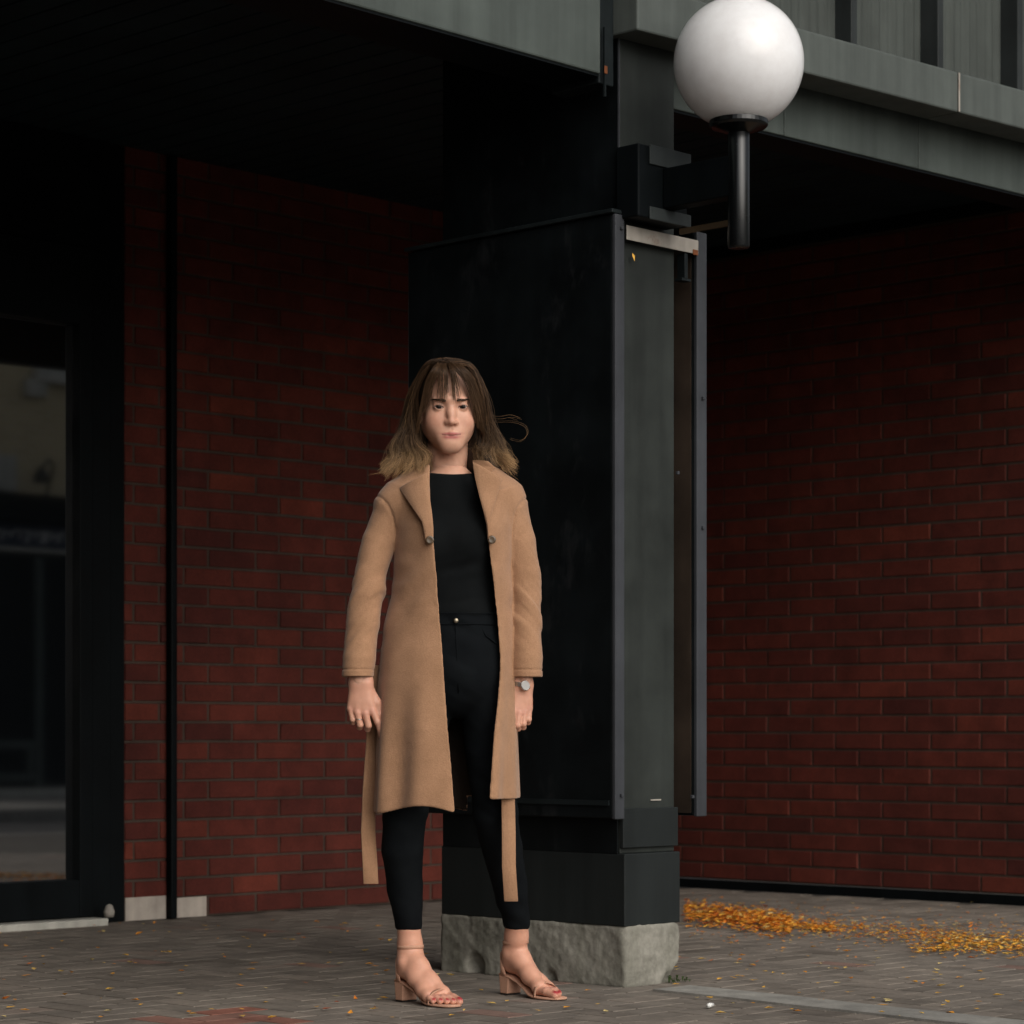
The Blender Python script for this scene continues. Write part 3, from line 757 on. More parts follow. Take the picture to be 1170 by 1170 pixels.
CL = blend(CL, .8*gauss(VL, q(434.3, 826, yb+1*K), (.005, .01, .006)), (.60, .40, .34))
yb = -.005
kR = [(586.5, 811, -3), (593, 814, -1.5), (599.3, 813, 1), (604.5, 809, 4)]
pr_ = []
for (kx, ky, kd), wx in zip(kR, (591, 594, 598, 601.5)):
    pr_.append(([P_(wx, 766, 2, .0158), P_(wx, 782, 2, .0158), P_(kx, ky, kd+1, .0105)], .014))
pr_.append(([P_(590, 800, 4, .013), P_(600, 800, 4, .0125)], .012))
pr_.append(([P_(*kR[0], .0098), P_(584.8, 825, -4, .0088), P_(586, 831, 2, .0080), P_(588, 827, 8, .007)], .003))
pr_.append(([P_(*kR[1], .0098), P_(591.2, 828.5, -2.5, .0088), P_(592, 832.5, 4, .0080), P_(593, 828, 10, .007)], .003))
pr_.append(([P_(*kR[2], .0096), P_(598, 827, 0, .0086), P_(598, 831, 6, .0078), P_(598, 827, 11, .007)], .003))
pr_.append(([P_(*kR[3], .0088), P_(604, 822, 3, .0078), P_(603.5, 825.5, 8, .007), P_(603, 821, 12, .0062)], .003))
pr_.append(([P_(588, 790, 0, .0125), P_(580.5, 804, -2, .0112), P_(578.5, 816, 0, .0095), P_(581, 826, 4, .0078)], .005))
VR, QR, CR = hand((.09, -.07, .73), (.235, .06, .925), pr_, [q(a, c_, yb+d*K-.008) for a, c_, d in kR])

# ---- feet in their own frame: p forward, q towards the big toe side, r up
def foot_frame(heel, toe, med):
    d = np.array(toe)-np.array(heel); d = d/np.linalg.norm(d); n = np.array([-d[1], d[0]])*med
    return lambda p, q_, r: (heel[0]+d[0]*p+n[0]*q_, heel[1]+d[1]*p+n[1]*q_, r), np.array([d[0], d[1], 0]), np.array([n[0], n[1], 0])
def foot(heel, toe, med, leg, lo, hi):
    T, d, n = foot_frame(heel, toe, med); c = lambda p, q_, r, rad: (*T(p, q_, r), rad)
    f = Fld(lo, hi, .0018)
    f.chain(leg, .02)
    ank = leg[-1]
    f.chain([ank, c(.040, 0, .100, .0275), c(.030, 0, .088, .026)], .02)
    f.chain([ank, c(.075, .004, .098, .027), c(.120, .010, .060, .023), c(.165, .018, .034, .0185)], .02)
    f.chain([c(.040, -.004, .090, .024), c(.085, -.012, .068, .021), (c(.130, -.020, .040, .0175)), c(.158, -.026, .027, .0145)], .02)
    f.cone(T(.168, .020, .029), T(.158, -.024, .025), .0170, .0145, .015)
    f.ell(T(.045, .024, .118), (.012, .012, .012), .015); f.ell(T(.045, -.026, .110), (.012, .012, .012), .015)
    toes = [(.170, .023, .205, .025, .236, .021, .0125, .0112), (.172, .006, .207, .006, .229, .005, .0098, .0083), (.170, -.008, .200, -.008, .219, -.008, .0092, .0080), (.165, -.020, .190, -.021, .207, -.0215, .0088, .0078), (.158, -.031, .177, -.0335, .192, -.034, .0085, .0074)]
    for a in toes: f.chain([c(a[0], a[1], .025, a[6]), c(a[2], a[3], .0225, a[6]*.92), c(a[4], a[5], .0155, a[7])], .0035)
    V, Q = f.mesh(); V = relax(V, Q, 1, .4)
    C = np.tile(SK*np.array([1.0, .93, .92]), (len(V), 1))
    for a in toes:
        big = a[6] > .012; z_ = .0235
        C = blend(C, np.clip(1.6*gauss(V, T(a[4]+.004, a[5], z_), (.0085 if big else .0055,)*2+(.0065,)), 0, 1), NAIL)
        C = blend(C, .35*gauss(V, T(a[2], a[3], .03), (.012, .012, .008)), (.60, .28, .23))
    return V, Q, C
HLT = (-.164, .086), (-.016, -.097); HRT = (.124, .272), (.286, .084)
VF, QF, CF = foot(*HLT, 1, [LEGL[-2][:3]+(.033,), (-.138, .068, .155, .031), (-.137, .063, .118, .030)], (-.23, -.15, .0), (.04, .14, .23))
VG, QG, CG = foot(*HRT, -1, [LEGR[-2][:3]+(.0335,), (.156, .216, .165, .0305), (.151, .236, .122, .029)], (.07, .03, .0), (.34, .32, .23))
Vall, Qall = join([(Vh, Qh), (Vt, Qt), (VL, QL), (VR, QR), (VF, QF), (VG, QG)])
body = mesh_np('body', Vall, Qall, M['skin'], PR, True, {'Col': ('FLOAT_COLOR', 'POINT', np.vstack([Ch, Ct, CL, CR, CF, CG]))})

# ---- eyes
for s in (-1, 1):
    V, F, C = [], [], []; nu, nv = 24, 16
    gz = np.array([math.sin(-HY)*.9, -1, .0]); gz /= np.linalg.norm(gz)
    for j in range(nv+1):
        for i in range(nu):
            th = math.pi*j/nv; ph = 2*math.pi*i/nu
            V.append((math.sin(th)*math.cos(ph), math.sin(th)*math.sin(ph), math.cos(th)))
    V = np.array(V)
    # pole along the gaze for a round iris
    zax = gz; xax = np.cross((0, 0, 1.), zax); xax /= np.linalg.norm(xax); yax = np.cross(zax, xax)
    ang = np.degrees(np.arccos(np.clip(V[:, 2], -1, 1)))
    C = np.tile(np.array([.26, .23, .21]), (len(V), 1)); C[ang < 44] = (.022, .013, .009); C[ang < 20] = (.004, .004, .004)
    V = (V[:, :1]*xax+V[:, 1:2]*yax+V[:, 2:3]*zax)*.0121+np.array([s*.0318, -.0722, -.001])
    F = [(j*nu+i, (j+1)*nu+i, (j+1)*nu+(i+1) % nu, j*nu+(i+1) % nu) for j in range(nv) for i in range(nu)]
    me_ = mat('eye_wet', rough=.2, spec=.12) if s == -1 else bpy.data.materials['eye_wet']
    if s == -1: Lk(me_, attr(me_, 'Col'), BS(me_).inputs['Base Color'])
    mesh_np('eye', head_tf(V), F, me_, PR, True, {'Col': ('FLOAT_COLOR', 'POINT', C)})
    # eyebrow hairs
    eb = MB()
    for k in range(130):
        t = rng.random(); x = s*(.0135+.034*t); z = .0150+.0048*t-.007*max(0, t-.74)+rng.normal(0, .0013)*(1.3-t)
        y = -.0925+.006*t+.013*t*t
        e0 = head_tf([(x, y, z)])[0]; e1 = head_tf([(x+s*.007, y+.0018, z+.0018*(1-1.6*t))])[0]
        eb.tube([e0, (e0+e1)/2+np.array((0, -.001, 0)), e1], [.0007, .0008, .0003], 3)
    mesh_np('eyebrow', eb.v, eb.f, mat('brow_hair', (.035, .02, .012), .6, .2) if s == -1 else bpy.data.materials['brow_hair'], PR)

# ---- black top and jeans
t_ = Fld((-.22, -.17, 1.03), (.19, .15, 1.475), .004)
t_.chain([(-.026, .034, 1.50, .056), (-.026, .034, 1.45, .058), (-.026, .034, 1.42, .066)], .02)
t_.chain([(-.155, .015, 1.375, .05), (-.026, .03, 1.40, .062), (.105, .03, 1.385, .05)], .05)
t_.ell((-.024, .02, 1.26), (.128, .100, .18), .05); t_.ell((-.012, .02, 1.06), (.122, .096, .17), .06)
for s in (-.062, .058): t_.ell((-.026+s, -.044, 1.262), (.056, .054, .06), .05)
X, Y, Z = t_.full(); t_.f = np.maximum(t_.f, Z-(1.456+.10*(Y-.03)-.15*np.maximum(0, -(Y+.0))+0*X)).astype(np.float32)
V, Q = t_.mesh(); V = relax(V, Q, 2); n = vnormals(V, Q)
wr_ = vnoise(np.stack([V[:, 0]*9+V[:, 2]*10, V[:, 1]*7, V[:, 2]*42-V[:, 0]*14], 1))
V = V+n*(wr_*.0045*np.clip((1.25-V[:, 2])/.08, .12, 1)+vnoise(V*18)*.002)[:, None]
top = mesh_np('top', V, Q, M['jersey'], PR)
j_ = Fld((-.25, -.16, .17), (.24, .30, 1.09), .0045)
j_.ell((-.008, .018, 1.04), (.124, .098, .16), .03); j_.ell((-.002, .022, .92), (.150, .112, .14), .05)
g = .006
j_.chain([(a, b_, c_, r+g) for a, b_, c_, r in LEGL[:-1]], .006); j_.chain([(a, b_, c_, r+g) for a, b_, c_, r in LEGR[:-1]], .006)
X, Y, Z = j_.full()
hem = .197+.10*(Y-.06)*0+np.where(X > .05, -.010-.10*(X-.16), 0)
j_.f = np.maximum(np.maximum(j_.f, hem-Z), Z-1.072).astype(np.float32)
V, Q = j_.mesh(); V = relax(V, Q, 8); n = vnormals(V, Q)
V = V+n*(vnoise(np.stack([V[:, 0]*10, V[:, 1]*10, V[:, 2]*34+V[:, 0]*20], 1))*.0036*np.clip(np.abs(V[:, 2]-.40)/.13, .2, 1)+vnoise(V*25)*.001)[:, None]
jeans = mesh_np('jeans', V, Q, M['denim'], PR)
wbm = MB()
for dz in (1.066, 1.036):
    wbm.tube([(-.008+.128*math.cos(a), .018+.104*math.sin(a), dz+.0*a) for a in np.linspace(R(190), R(350), 24)], .0012, 6)
mesh_np('waistband_seam', wbm.v, wbm.f, M['denim'], jeans)
fy = MB().tube([(-.008, -.0865, 1.03), (-.006, -.0905, .97), (-.003, -.0905, .90), (0, -.080, .85)], .0016, 6); mesh_np('fly_seam', fy.v, fy.f, M['denim'], jeans)
for s in (-1, 1):
    pk = MB().tube([(-.005+s*.062, -.068, 1.034), (-.005+s*.078, -.070, 1.005), (-.004+s*.104, -.060, .985), (-.004+s*.125, -.045, .978)], .0018, 6); mesh_np('pocket_seam', pk.v, pk.f, M['denim'], jeans)
mesh_np('fly_button', MB().lathe(0, 0, [(.0075, 0), (.0075, .003), (.004, .0045)], 14).v, MB().lathe(0, 0, [(.0075, 0), (.0075, .003), (.004, .0045)], 14).f, M['brass'], jeans).location = (-.008, -.087, 1.045)
bpy.data.objects['fly_button'].rotation_euler = (R(90), 0, 0)

# ---- coat body
def tab(zs, vs):
    zs = np.array(zs); vs = np.array(vs); o_ = np.argsort(zs); return lambda z: np.interp(z, zs[o_], vs[o_])
pz = lambda py: 2.751-K*py
px_ = lambda p: (p-525)*K
rows = [(560, 452, 588), (600, 449, 589), (640, 449.5, 587), (665, 449, 586), (700, 441, 588), (740, 434, 590), (780, 430, 591), (850, 428, 592.5), (930, 426.5, 593)]
zL = [pz(r[0]) for r in rows]
fcx = tab(zL, [px_((r[1]+r[2])/2) for r in rows]); fa = tab(zL, [(r[2]-r[1])/2*K for r in rows])
fb = tab([1.42, 1.30, 1.20, 1.08, .9, .75, .5], [.120, .152, .146, .136, .150, .170, .182])
el = tab([pz(p) for p in (535, 554, 585, 619, 654, 694, 741, 785, 839, 883, 920)], [px_(p) for p in (492, 492, 494.5, 497, 500, 502.5, 507, 510, 514, 518, 521)])
er = tab([pz(p) for p in (535, 541, 574, 603, 630, 663, 708, 752, 774, 805, 839, 883, 912)], [px_(p) for p in (540, 541, 549, 555.5, 559, 563, 568, 571, 570.6, 568, 564, 561, 559)])
foldx = tab([pz(p) for p in (760, 772, 817, 914)], [px_(p) for p in (571, 576, 577.7, 580.5)])
SLL = [(-.150, .008, 1.372, .046), (-.186, .002, 1.348, .0485), (-.222, -.005, 1.265, .0455), (-.243, -.012, 1.18, .0445), (-.251, -.02, 1.115, .0455), (-.264, -.03, 1.035, .0435), (-.272, -.042, .945, .0432), (-.278, -.05, .86, .0430)]
SLR = [(.106, .02, 1.380, .046), (.140, .02, 1.350, .0485), (.163, .022, 1.265, .046), (.176, .022, 1.18, .0445), (.181, .02, 1.11, .0445), (.1815, .01, 1.035, .043), (.1835, 0, .945, .0432), (.1855, -.005, .86, .0442)]
c_ = Fld((-.345, -.21, .50), (.26, .22, 1.475), .0025)
X, Y, Z = c_.full(); zz_ = c_.ax[2]
CX = fcx(zz_)[None, None, :]; A = fa(zz_)[None, None, :]; Bb = fb(zz_)[None, None, :]
FX = foldx(zz_)[None, None, :]; wf = np.clip((.93-zz_)/.10, 0, 1)[None, None, :]
th = np.arctan2((Y-.02)/Bb, (X-CX)/A)
low = np.clip((1.02-zz_)/.45, 0, 1)[None, None, :]
drape = low*(.006*np.sin(th*7+1.2)+.006*np.sin(th*11-zz_[None, None, :]*2.5))
Yf = Y-.02-.35*np.clip(FX-X, 0, .045)*wf*((Y < 0) & (X > .02))
x_, y_ = (X-CX), Yf
q0 = np.sqrt((x_/A)**2+(y_/Bb)**2)+1e-6; q1 = np.sqrt((x_/A**2)**2+(y_/Bb**2)**2)+1e-6
fo = q0*(q0-1)/q1-drape
fo = smin(np.maximum(fo, Z-1.40), np.float32(1), 0)
c_.f = fo.astype(np.float32)
c_.chain([(-.165, .005, 1.375, .056), (-.10, .025, 1.405, .062), (-.026, .035, 1.425, .072), (.055, .03, 1.415, .062), (.118, .02, 1.388, .055)], .05)
body_f = c_.f.copy()
sv = Fld((-.345, -.21, .50), (.26, .22, 1.475), .0025); sv.chain(SLL, .004).chain(SLR, .004); sl_f = sv.f; CUT = .893
kz = np.interp(zz_, [1.20, 1.30, 1.38], [.006, .012, .035])[None, None, :]
outer = smin(body_f, np.maximum(sl_f, CUT-Z), kz)
fin = np.maximum(outer, -(outer+.0075))
fin = np.maximum(fin, -(np.sqrt((X+.026)**2+(Y-.035)**2)-.066+0*Z)*1.0*(Z > 1.39)-(Z <= 1.39)*1.0)
EL = el(zz_)[None, None, :]; ER = er(zz_)[None, None, :]
op_ = np.maximum(np.maximum(EL-X, X-ER), Y-.0)
fin = -smin(-fin, op_, .006)
hemz = np.where(X < .02, .542+.012*np.cos((X+.10)*22)-.010, .562-.01*(X-.1))
fin = -smin(-fin, -(hemz-Z), .005)
fin = -smin(-fin, np.maximum(sl_f+.0065, Z-(CUT+.06)), .004)
c_.f = fin.astype(np.float32)
V, Q = c_.mesh(); V = relax(V, Q, 5, .5); n = vnormals(V, Q)
ix = tuple(np.clip(np.rint((V[:, i]-c_.lo[i])/c_.h).astype(int), 0, c_.n[i]-1) for i in range(3))
dS = sl_f[ix]; dB = body_f[ix]; arm = (dS < dB) & (V[:, 2] > CUT-.01)
wn_ = vnoise(np.stack([V[:, 0]*13, V[:, 1]*10, V[:, 2]*4.5], 1))*.0055*np.clip((1.25-V[:, 2])/.2, .25, 1)
wn_ += vnoise(np.stack([V[:, 0]*16+V[:, 2]*9, V[:, 1]*10, V[:, 2]*26-V[:, 0]*16], 1)+9)*.0048*np.clip(1-np.abs(V[:, 2]-1.15)/.2, 0, 1)
sd_ = np.where(V[:, 0] < -.03, -1.0, 1.0)
cr = vnoise(np.stack([V[:, 0]*10, V[:, 1]*10, V[:, 2]*46+sd_*V[:, 0]*46+V[:, 1]*22], 1)); cr = np.sign(cr)*np.abs(cr)**.8
elb = np.clip(1-np.abs(V[:, 2]-1.10)/.13, 0, 1)
wn_ = np.where(arm, cr*(.0050*elb+.0010)+vnoise(V*16)*.0022, wn_)
wn_ -= .0022*np.exp(-((V[:, 2]-CUT-.021)/.0026)**2)*arm
seam_ = np.exp(-((dS-dB)/.0035)**2)*np.clip((V[:, 2]-1.24)/.06, 0, 1)*(V[:, 2] < 1.43)
wn_ -= .0030*seam_
wn_ += vnoise(V*30)*.0006
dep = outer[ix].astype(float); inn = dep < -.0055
for _ in range(3):                                     # smooth the outside-to-inside weight along the surface
    a_ = np.zeros(len(V)); c_n = np.zeros(len(V)); qm = dep[Q].mean(1)
    for k in range(4): np.add.at(a_, Q[:, k], qm); np.add.at(c_n, Q[:, k], 1)
    dep = a_/np.maximum(c_n, 1)
V = V+n*(wn_*np.clip(1+2*dep/.0075, -1, 1))[:, None]
coat = mesh_np('coat', V, Q, M['wool'], PR)
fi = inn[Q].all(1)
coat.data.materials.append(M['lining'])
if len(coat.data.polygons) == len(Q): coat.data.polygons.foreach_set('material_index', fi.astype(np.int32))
coat.data.update()
def coat_front(x, z, off=.004):
    """y of the coat's outer front surface"""
    a = float(fa(z)); bb = float(fb(z)); t = np.clip((x-float(fcx(z)))/a, -.97, .97)
    return .02-bb*math.sqrt(1-t*t)-off
# ---- lapels and collar: curved cloth plates lying just proud of the coat front
def plate(name, poly, yfun, thick=.005, nsub=4, parent=coat, m=None):
    """poly: (px,py) outline in order; filled as a fan grid between its left and right chain"""
    mb = MB(); Lc, Rc = poly
    nL = 26; rows_ = []
    def samp(ch, t):
        s_ = np.linspace(0, 1, len(ch)); return np.interp(t, s_, [p[0] for p in ch]), np.interp(t, s_, [p[1] for p in ch])
    for i in range(nL):
        t = i/(nL-1); a = samp(Lc, t); c = samp(Rc, t); row = []
        for k in range(nsub+1):
            u_ = k/nsub; x = px_(a[0]+(c[0]-a[0])*u_); z = pz(a[1]+(c[1]-a[1])*u_)
            row.append((x, yfun(x, z, u_, t), z))
        rows_.append(row)
    fr, bk = [], []
    for i in range(nL):
        for k in range(nsub+1):
            x, y, z = rows_[i][k]; mb.v.append((x, y-thick, z))
    off = len(mb.v)
    for i in range(nL):
        for k in range(nsub+1):
            x, y, z = rows_[i][k]; mb.v.append((x, y+thick*.3, z))
    w_ = nsub+1
    for i in range(nL-1):
        for k in range(nsub):
            a = i*w_+k; mb.f.append((a, a+w_, a+w_+1, a+1)); mb.f.append((off+a, off+a+1, off+a+w_+1, off+a+w_))
        a = i*w_; mb.f.append((a, off+a, off+a+w_, a+w_)); a = i*w_+nsub; mb.f.append((a, a+w_, off+a+w_, off+a))
    for k in range(nsub):
        mb.f.append((k, k+1, off+k+1, off+k)); a = (nL-1)*w_+k; mb.f.append((a, off+a, off+a+1, a+1))
    o = mesh_np(name, mb.v, mb.f, m or M['wool'], parent)
    o.modifiers.new('bevel', 'BEVEL').width = .0016
    return o
def lapel_y(side):
    def f_(x, z, u_, t):
        outer_u = (1-u_) if side < 0 else u_
        return coat_front(x, z, .007+.013*math.sin(min(outer_u, 1)*1.5)*(1-.75*t)+.004*outer_u)
    return f_
plate('lapel', ([(456.5, 560), (466, 574), (475, 587.5), (484, 601), (486.3, 612), (488, 623)], [(489, 545), (490, 556), (493, 575), (495.5, 592), (497, 608), (497, 624)]), lapel_y(-1))
plate('lapel', ([(540.5, 532), (543, 550), (548, 571), (553, 590), (556, 603), (557.5, 620)], [(574, 551), (569, 568), (564, 585), (559, 602), (558.6, 612), (559.5, 621)]), lapel_y(1))
plate('collar_leaf', ([(540.5, 531), (543, 536), (546, 540)], [(558, 532), (566.5, 539), (559.5, 546)]), lapel_y(1))
cm = MB()      # collar band round the back of the neck, falling over the shoulders
nA, nB = 40, 5
for i in range(nA):
    a = R(-12)+(R(192)-R(-12))*i/(nA-1)
    front = max(0, -math.sin(a))
    for k in range(nB+1):
        u_ = k/nB; r0, r1 = .066, .112
        rr = r0+(r1-r0)*u_; drop_ = .012+.060*u_**1.3+front*.05*(1-u_*.3)
        z = 1.498-drop_-.02*front; y = .038+rr*.95*math.sin(a)-front*.020
        cm.v.append((-.026+rr*1.05*math.cos(a), y, z+.012*math.sin(u_*math.pi)))
for i in range(nA-1):
    for k in range(nB):
        p = i*(nB+1)+k; cm.f.append((p, p+1, p+nB+2, p+nB+1))
o = mesh_np('collar', cm.v, cm.f, M['wool'], coat); so_ = o.modifiers.new('thick', 'SOLIDIFY'); so_.thickness = .005; so_.offset = 1
s_ = o.modifiers.new('sub', 'SUBSURF'); s_.levels = s_.render_levels = 1
# buttons, waist tie stub
for (bx, by) in ((493, 621.5), (562.2, 620.5)):
    x, z = px_(bx), pz(by)
    bm_ = MB().lathe(0, 0, [(.003, -.004), (.0105, -.001), (.0115, .001), (.0105, .003), (.007, .0026), (.003, .002)], 20)
    o = mesh_np('button', bm_.v, bm_.f, M['horn'], coat); o.location = (x, coat_front(x, z, .015), z); o.rotation_euler = (R(90), 0, 0)
# princess seam and pocket welt ridges are thin cords let into the cloth
def seam(pts, r=.0016):
    P3 = [(px_(a), coat_front(px_(a), pz(b_), .0015), pz(b_)) for a, b_ in pts]
    s_ = MB().tube(P3, r, 6); return mesh_np('seam', s_.v, s_.f, M['wool'], coat)
seam([(578, 560), (585, 578), (590, 600), (590.5, 625)])

# ---- belt ends hanging at both sides
def ribbon(name, pts, wdt, th, yaws):
    mb = MB(); n = len(pts)
    for (px, py, y), ya in zip(pts, yaws):
        x0, _, z = q(px, py, y); dx, dy = math.cos(ya)*wdt/2, math.sin(ya)*wdt/2; nx_, ny_ = -math.sin(ya)*th/2, math.cos(ya)*th/2
        mb.v += [(x0-dx+nx_, y-dy+ny_, z), (x0+dx+nx_, y+dy+ny_, z), (x0+dx-nx_, y+dy-ny_, z), (x0-dx-nx_, y-dy-ny_, z)]
    for i in range(n-1):
        for k in range(4):
            a = i*4+k; c = i*4+(k+1) % 4; mb.f.append((a, c, c+4, a+4))
    mb.f += [(3, 2, 1, 0), tuple((n-1)*4+k for k in range(4))]
    o = mesh_np(name, mb.v, mb.f, M['wool'], coat)
    bv = o.modifiers.new('bevel', 'BEVEL'); bv.width = .0014
    return o
ribbon('belt_end', [(428, 760, .03), (426, 800, .03), (425.2, 850, .03), (422.0, 900, .022), (420.6, 950, .030), (422.6, 985, .018), (423.8, 1010, .018)], .041, .0055, [R(50), R(48), R(42), R(34), R(22), R(12), R(8)])
ribbon('belt_end', [(581, 770, -.03), (581, 830, -.032), (580.2, 900, -.034), (581.2, 950, -.026), (581.4, 990, -.034), (584, 1030, -.025)], .038, .0055, [R(30), R(30), R(18), R(10), R(6), R(4)])

# ---- hair: a dark under-mass and some thousands of strands
hm = Fld((-.24, -.10, 1.42), (.19, .16, 1.79), .004)
def hp(x, y, z): return tuple(head_tf([(x, y, z)])[0])
hm.ell(hp(0, .020, .034), (.0835, .094, .094), .02)
hm.chain([(*hp(-.066, .03, .0), .026), (*hp(-.078, .03, -.07), .030), (-.130, .03, 1.49, .030), (-.135, .025, 1.462, .026)], .03)
hm.chain([(*hp(.068, .03, .0), .026), (*hp(.082, .03, -.07), .032), (.075, .04, 1.49, .036), (.085, .03, 1.47, .03)], .03)
hm.chain([(*hp(0, .075, -.02), .05), (-.026, .095, 1.50, .05)], .03); hm.cone((-.09, .07, 1.50), (.05, .07, 1.50), .04, .04, .03)
hm.ell(hp(0, -.085, -.025), (.069, .06, .125), .012, True)
hm.cone(hp(0, -.02, -.12), hp(0, .0, -.22), .055, .056, .01, True)
hV, hQ = hm.mesh(); hV = relax(hV, hQ, 2)
hV = hV+vnormals(hV, hQ)*(vnoise(np.stack([hV[:, 0]*60, hV[:, 1]*60, hV[:, 2]*8], 1))*.0035)[:, None]
hC = np.tile(np.array([.020, .0125, .008]), (len(hV), 1))
m = M['hair'] = mat('hair', rough=.46, spec=.28); Lk(m, attr(m, 'Col'), BS(m).inputs['Base Color'])
hairV, hairF, hairC = [], [], []
def strand(pts, r0, col0, col1, n=16, jit=.0, pw_=1.6, wv=None):
    P = np.array(pts, float); m_ = len(P); tt = np.linspace(0, m_-1, n)
    out = []
    for t in tt:                                        # Catmull-Rom
        i = min(int(t), m_-2); f = t-i
        p0, p1, p2, p3 = P[max(i-1, 0)], P[i], P[i+1], P[min(i+2, m_-1)]
        out.append(.5*((2*p1)+(-p0+p2)*f+(2*p0-5*p1+4*p2-p3)*f*f+(-p0+3*p1-3*p2+p3)*f**3))
    out = np.array(out)
    if jit:
        ph = rng.random(3)*6.28; s_ = np.linspace(0, 1, n)
        out[:, 0] += jit*np.sin(s_*7+ph[0])*s_; out[:, 1] += jit*np.sin(s_*6+ph[1])*s_; out[:, 2] += .4*jit*np.sin(s_*5+ph[2])*s_
    if wv is not None:
        s_ = np.linspace(0, 1, n); out[:, 0] += wv[0]*s_**2*np.sin(s_*wv[2]+wv[1]); out[:, 1] += wv[0]*.8*s_**2*np.sin(s_*wv[2]+wv[3])
    b0 = len(hairV)
    for i in range(n):
        d = out[min(i+1, n-1)]-out[max(i-1, 0)]; d /= np.linalg.norm(d)+1e-9
        a = np.cross(d, (.3, .8, .2)); a /= np.linalg.norm(a)+1e-9; c2 = np.cross(d, a)
        s_ = i/(n-1); r = r0*(1-.75*s_**3); cl = np.array(col0)*(1-s_**pw_)+np.array(col1)*s_**pw_
        for k in range(3):
            an = 2.094*k; hairV.append(out[i]+a*(r*math.cos(an))+c2*(r*math.sin(an))); hairC.append(cl)
    for i in range(n-1):
        for k in range(3):
            l = (k+1) % 3; hairF.append((b0+i*3+k, b0+i*3+l, b0+(i+1)*3+l, b0+(i+1)*3+k))
def tint():
    k = math.exp(rng.normal(0, .4)); return np.array([.052, .028, .014])*k
def tips(k=1.0): return np.array([.38, .232, .112])*math.exp(rng.normal(0, .35))*k
def lock(side, y1, xe, ye, ze, nS, blond, spread=.006):
    # one lock of hair from the parting down to the shoulder
    yr = y1*.8-.012+rng.normal(0, .008)
    zt = .126-.9*max(0, abs(yr-.01)-.03)**1.15
    root = np.array([side*.006-.010, yr, zt]); w_ = rng.random()
    wob = rng.normal(0, 1, (3, 3))*np.array([.0055, .0045, .002]); tk = .017 if side < 0 and y1 < -.005 else 0
    A1 = np.array([side*(.050+.006*w_), y1*.95-.004, .108-.5*max(0, abs(y1)-.05)])
    A2 = np.array([side*(.0835+.007*w_), y1+tk, .038])+wob[0]*.5; A3 = np.array([side*(.089+.012*w_+tk*.2), y1+.004+tk*1.6, -.040])+wob[1]
    A4 = np.array([side*(.094+.02*w_), y1*.8+.01+tk, -.105])+wob[2]*1.6
    base = [head_tf([a])[0] for a in (root, A1, A2, A3, A4)]
    e = np.array([xe, ye, ze]); m4 = base[4]*.30+np.array([xe-side*.012, ye, ze+.040])*.70; e = e+np.array([side*(.006+.016*rng.random()), -.006, -.004]); wv = (.006+.009*rng.random(), rng.random()*6.28, 9+5*rng.random(), rng.random()*6.28)
    base[3] = base[3]*.85+np.array([xe, ye, base[3][2]])*.15; base[4] = base[4]*.5+np.array([xe, ye, base[4][2]])*.5
    lt = math.exp(rng.normal(0, .40)); tp_ = math.exp(rng.normal(0, .25)); cut_ = .30*rng.random()
    for _ in range(nS):
        o0 = rng.normal(0, 1, 3); e2 = e+(m4-e)*min(.9, cut_+.6*rng.random()**1.5)
        pts = [base[0]+o0*np.array([.004, .005, .001]), base[1]+o0*spread*.5, base[2]+o0*spread*.6, base[3]+o0*spread*.9, base[4]+o0*spread, m4+o0*spread*1.1, e2+o0*spread*.55+np.array([0, 0, rng.normal(0, .006)])]
        strand(pts, .00058, tint()*lt, tips(blond)*tp_, 20, .0035, 3.2+rng.random()*4.0, wv)
for k in range(62):                                     # left of the picture
    f = (k+.5)/62; y1 = -.042+.125*f+rng.normal(0, .006)
    xe = -.082-.135*rng.random()**1.2; ye = -.075+.10*rng.random()+.03*f
    lock(-1, y1, xe, ye, 1.436+.026*rng.random(), 34, 1.0)
for k in range(62):                                     # right of the picture
    f = (k+.5)/62; y1 = -.050+.135*f+rng.normal(0, .006)
    xe = .036+.115*rng.random(); ye = -.035+.09*rng.random()+.02*f
    lock(1, y1, xe, ye, 1.452+.030*rng.random(), 34, .55 if xe < .10 else 1.0)
for k in range(40):                                     # back
    a = -1.2+2.4*k/39
    pts = [hp(math.sin(a)*.03, .06, .118), hp(math.sin(a)*.075, .02+.09*math.cos(a), .05), hp(math.sin(a)*.085, .02+.095*math.cos(a), -.05), (-.026+math.sin(a)*.10, .06+.05*math.cos(a), 1.50), (-.026+math.sin(a)*.12, .05+.06*math.cos(a), 1.45)]
    for _ in range(14):
        o0 = rng.normal(0, .005, 3); strand([np.array(p)+o0 for p in pts], .00075, tint(), tips(.6), 14, .002)
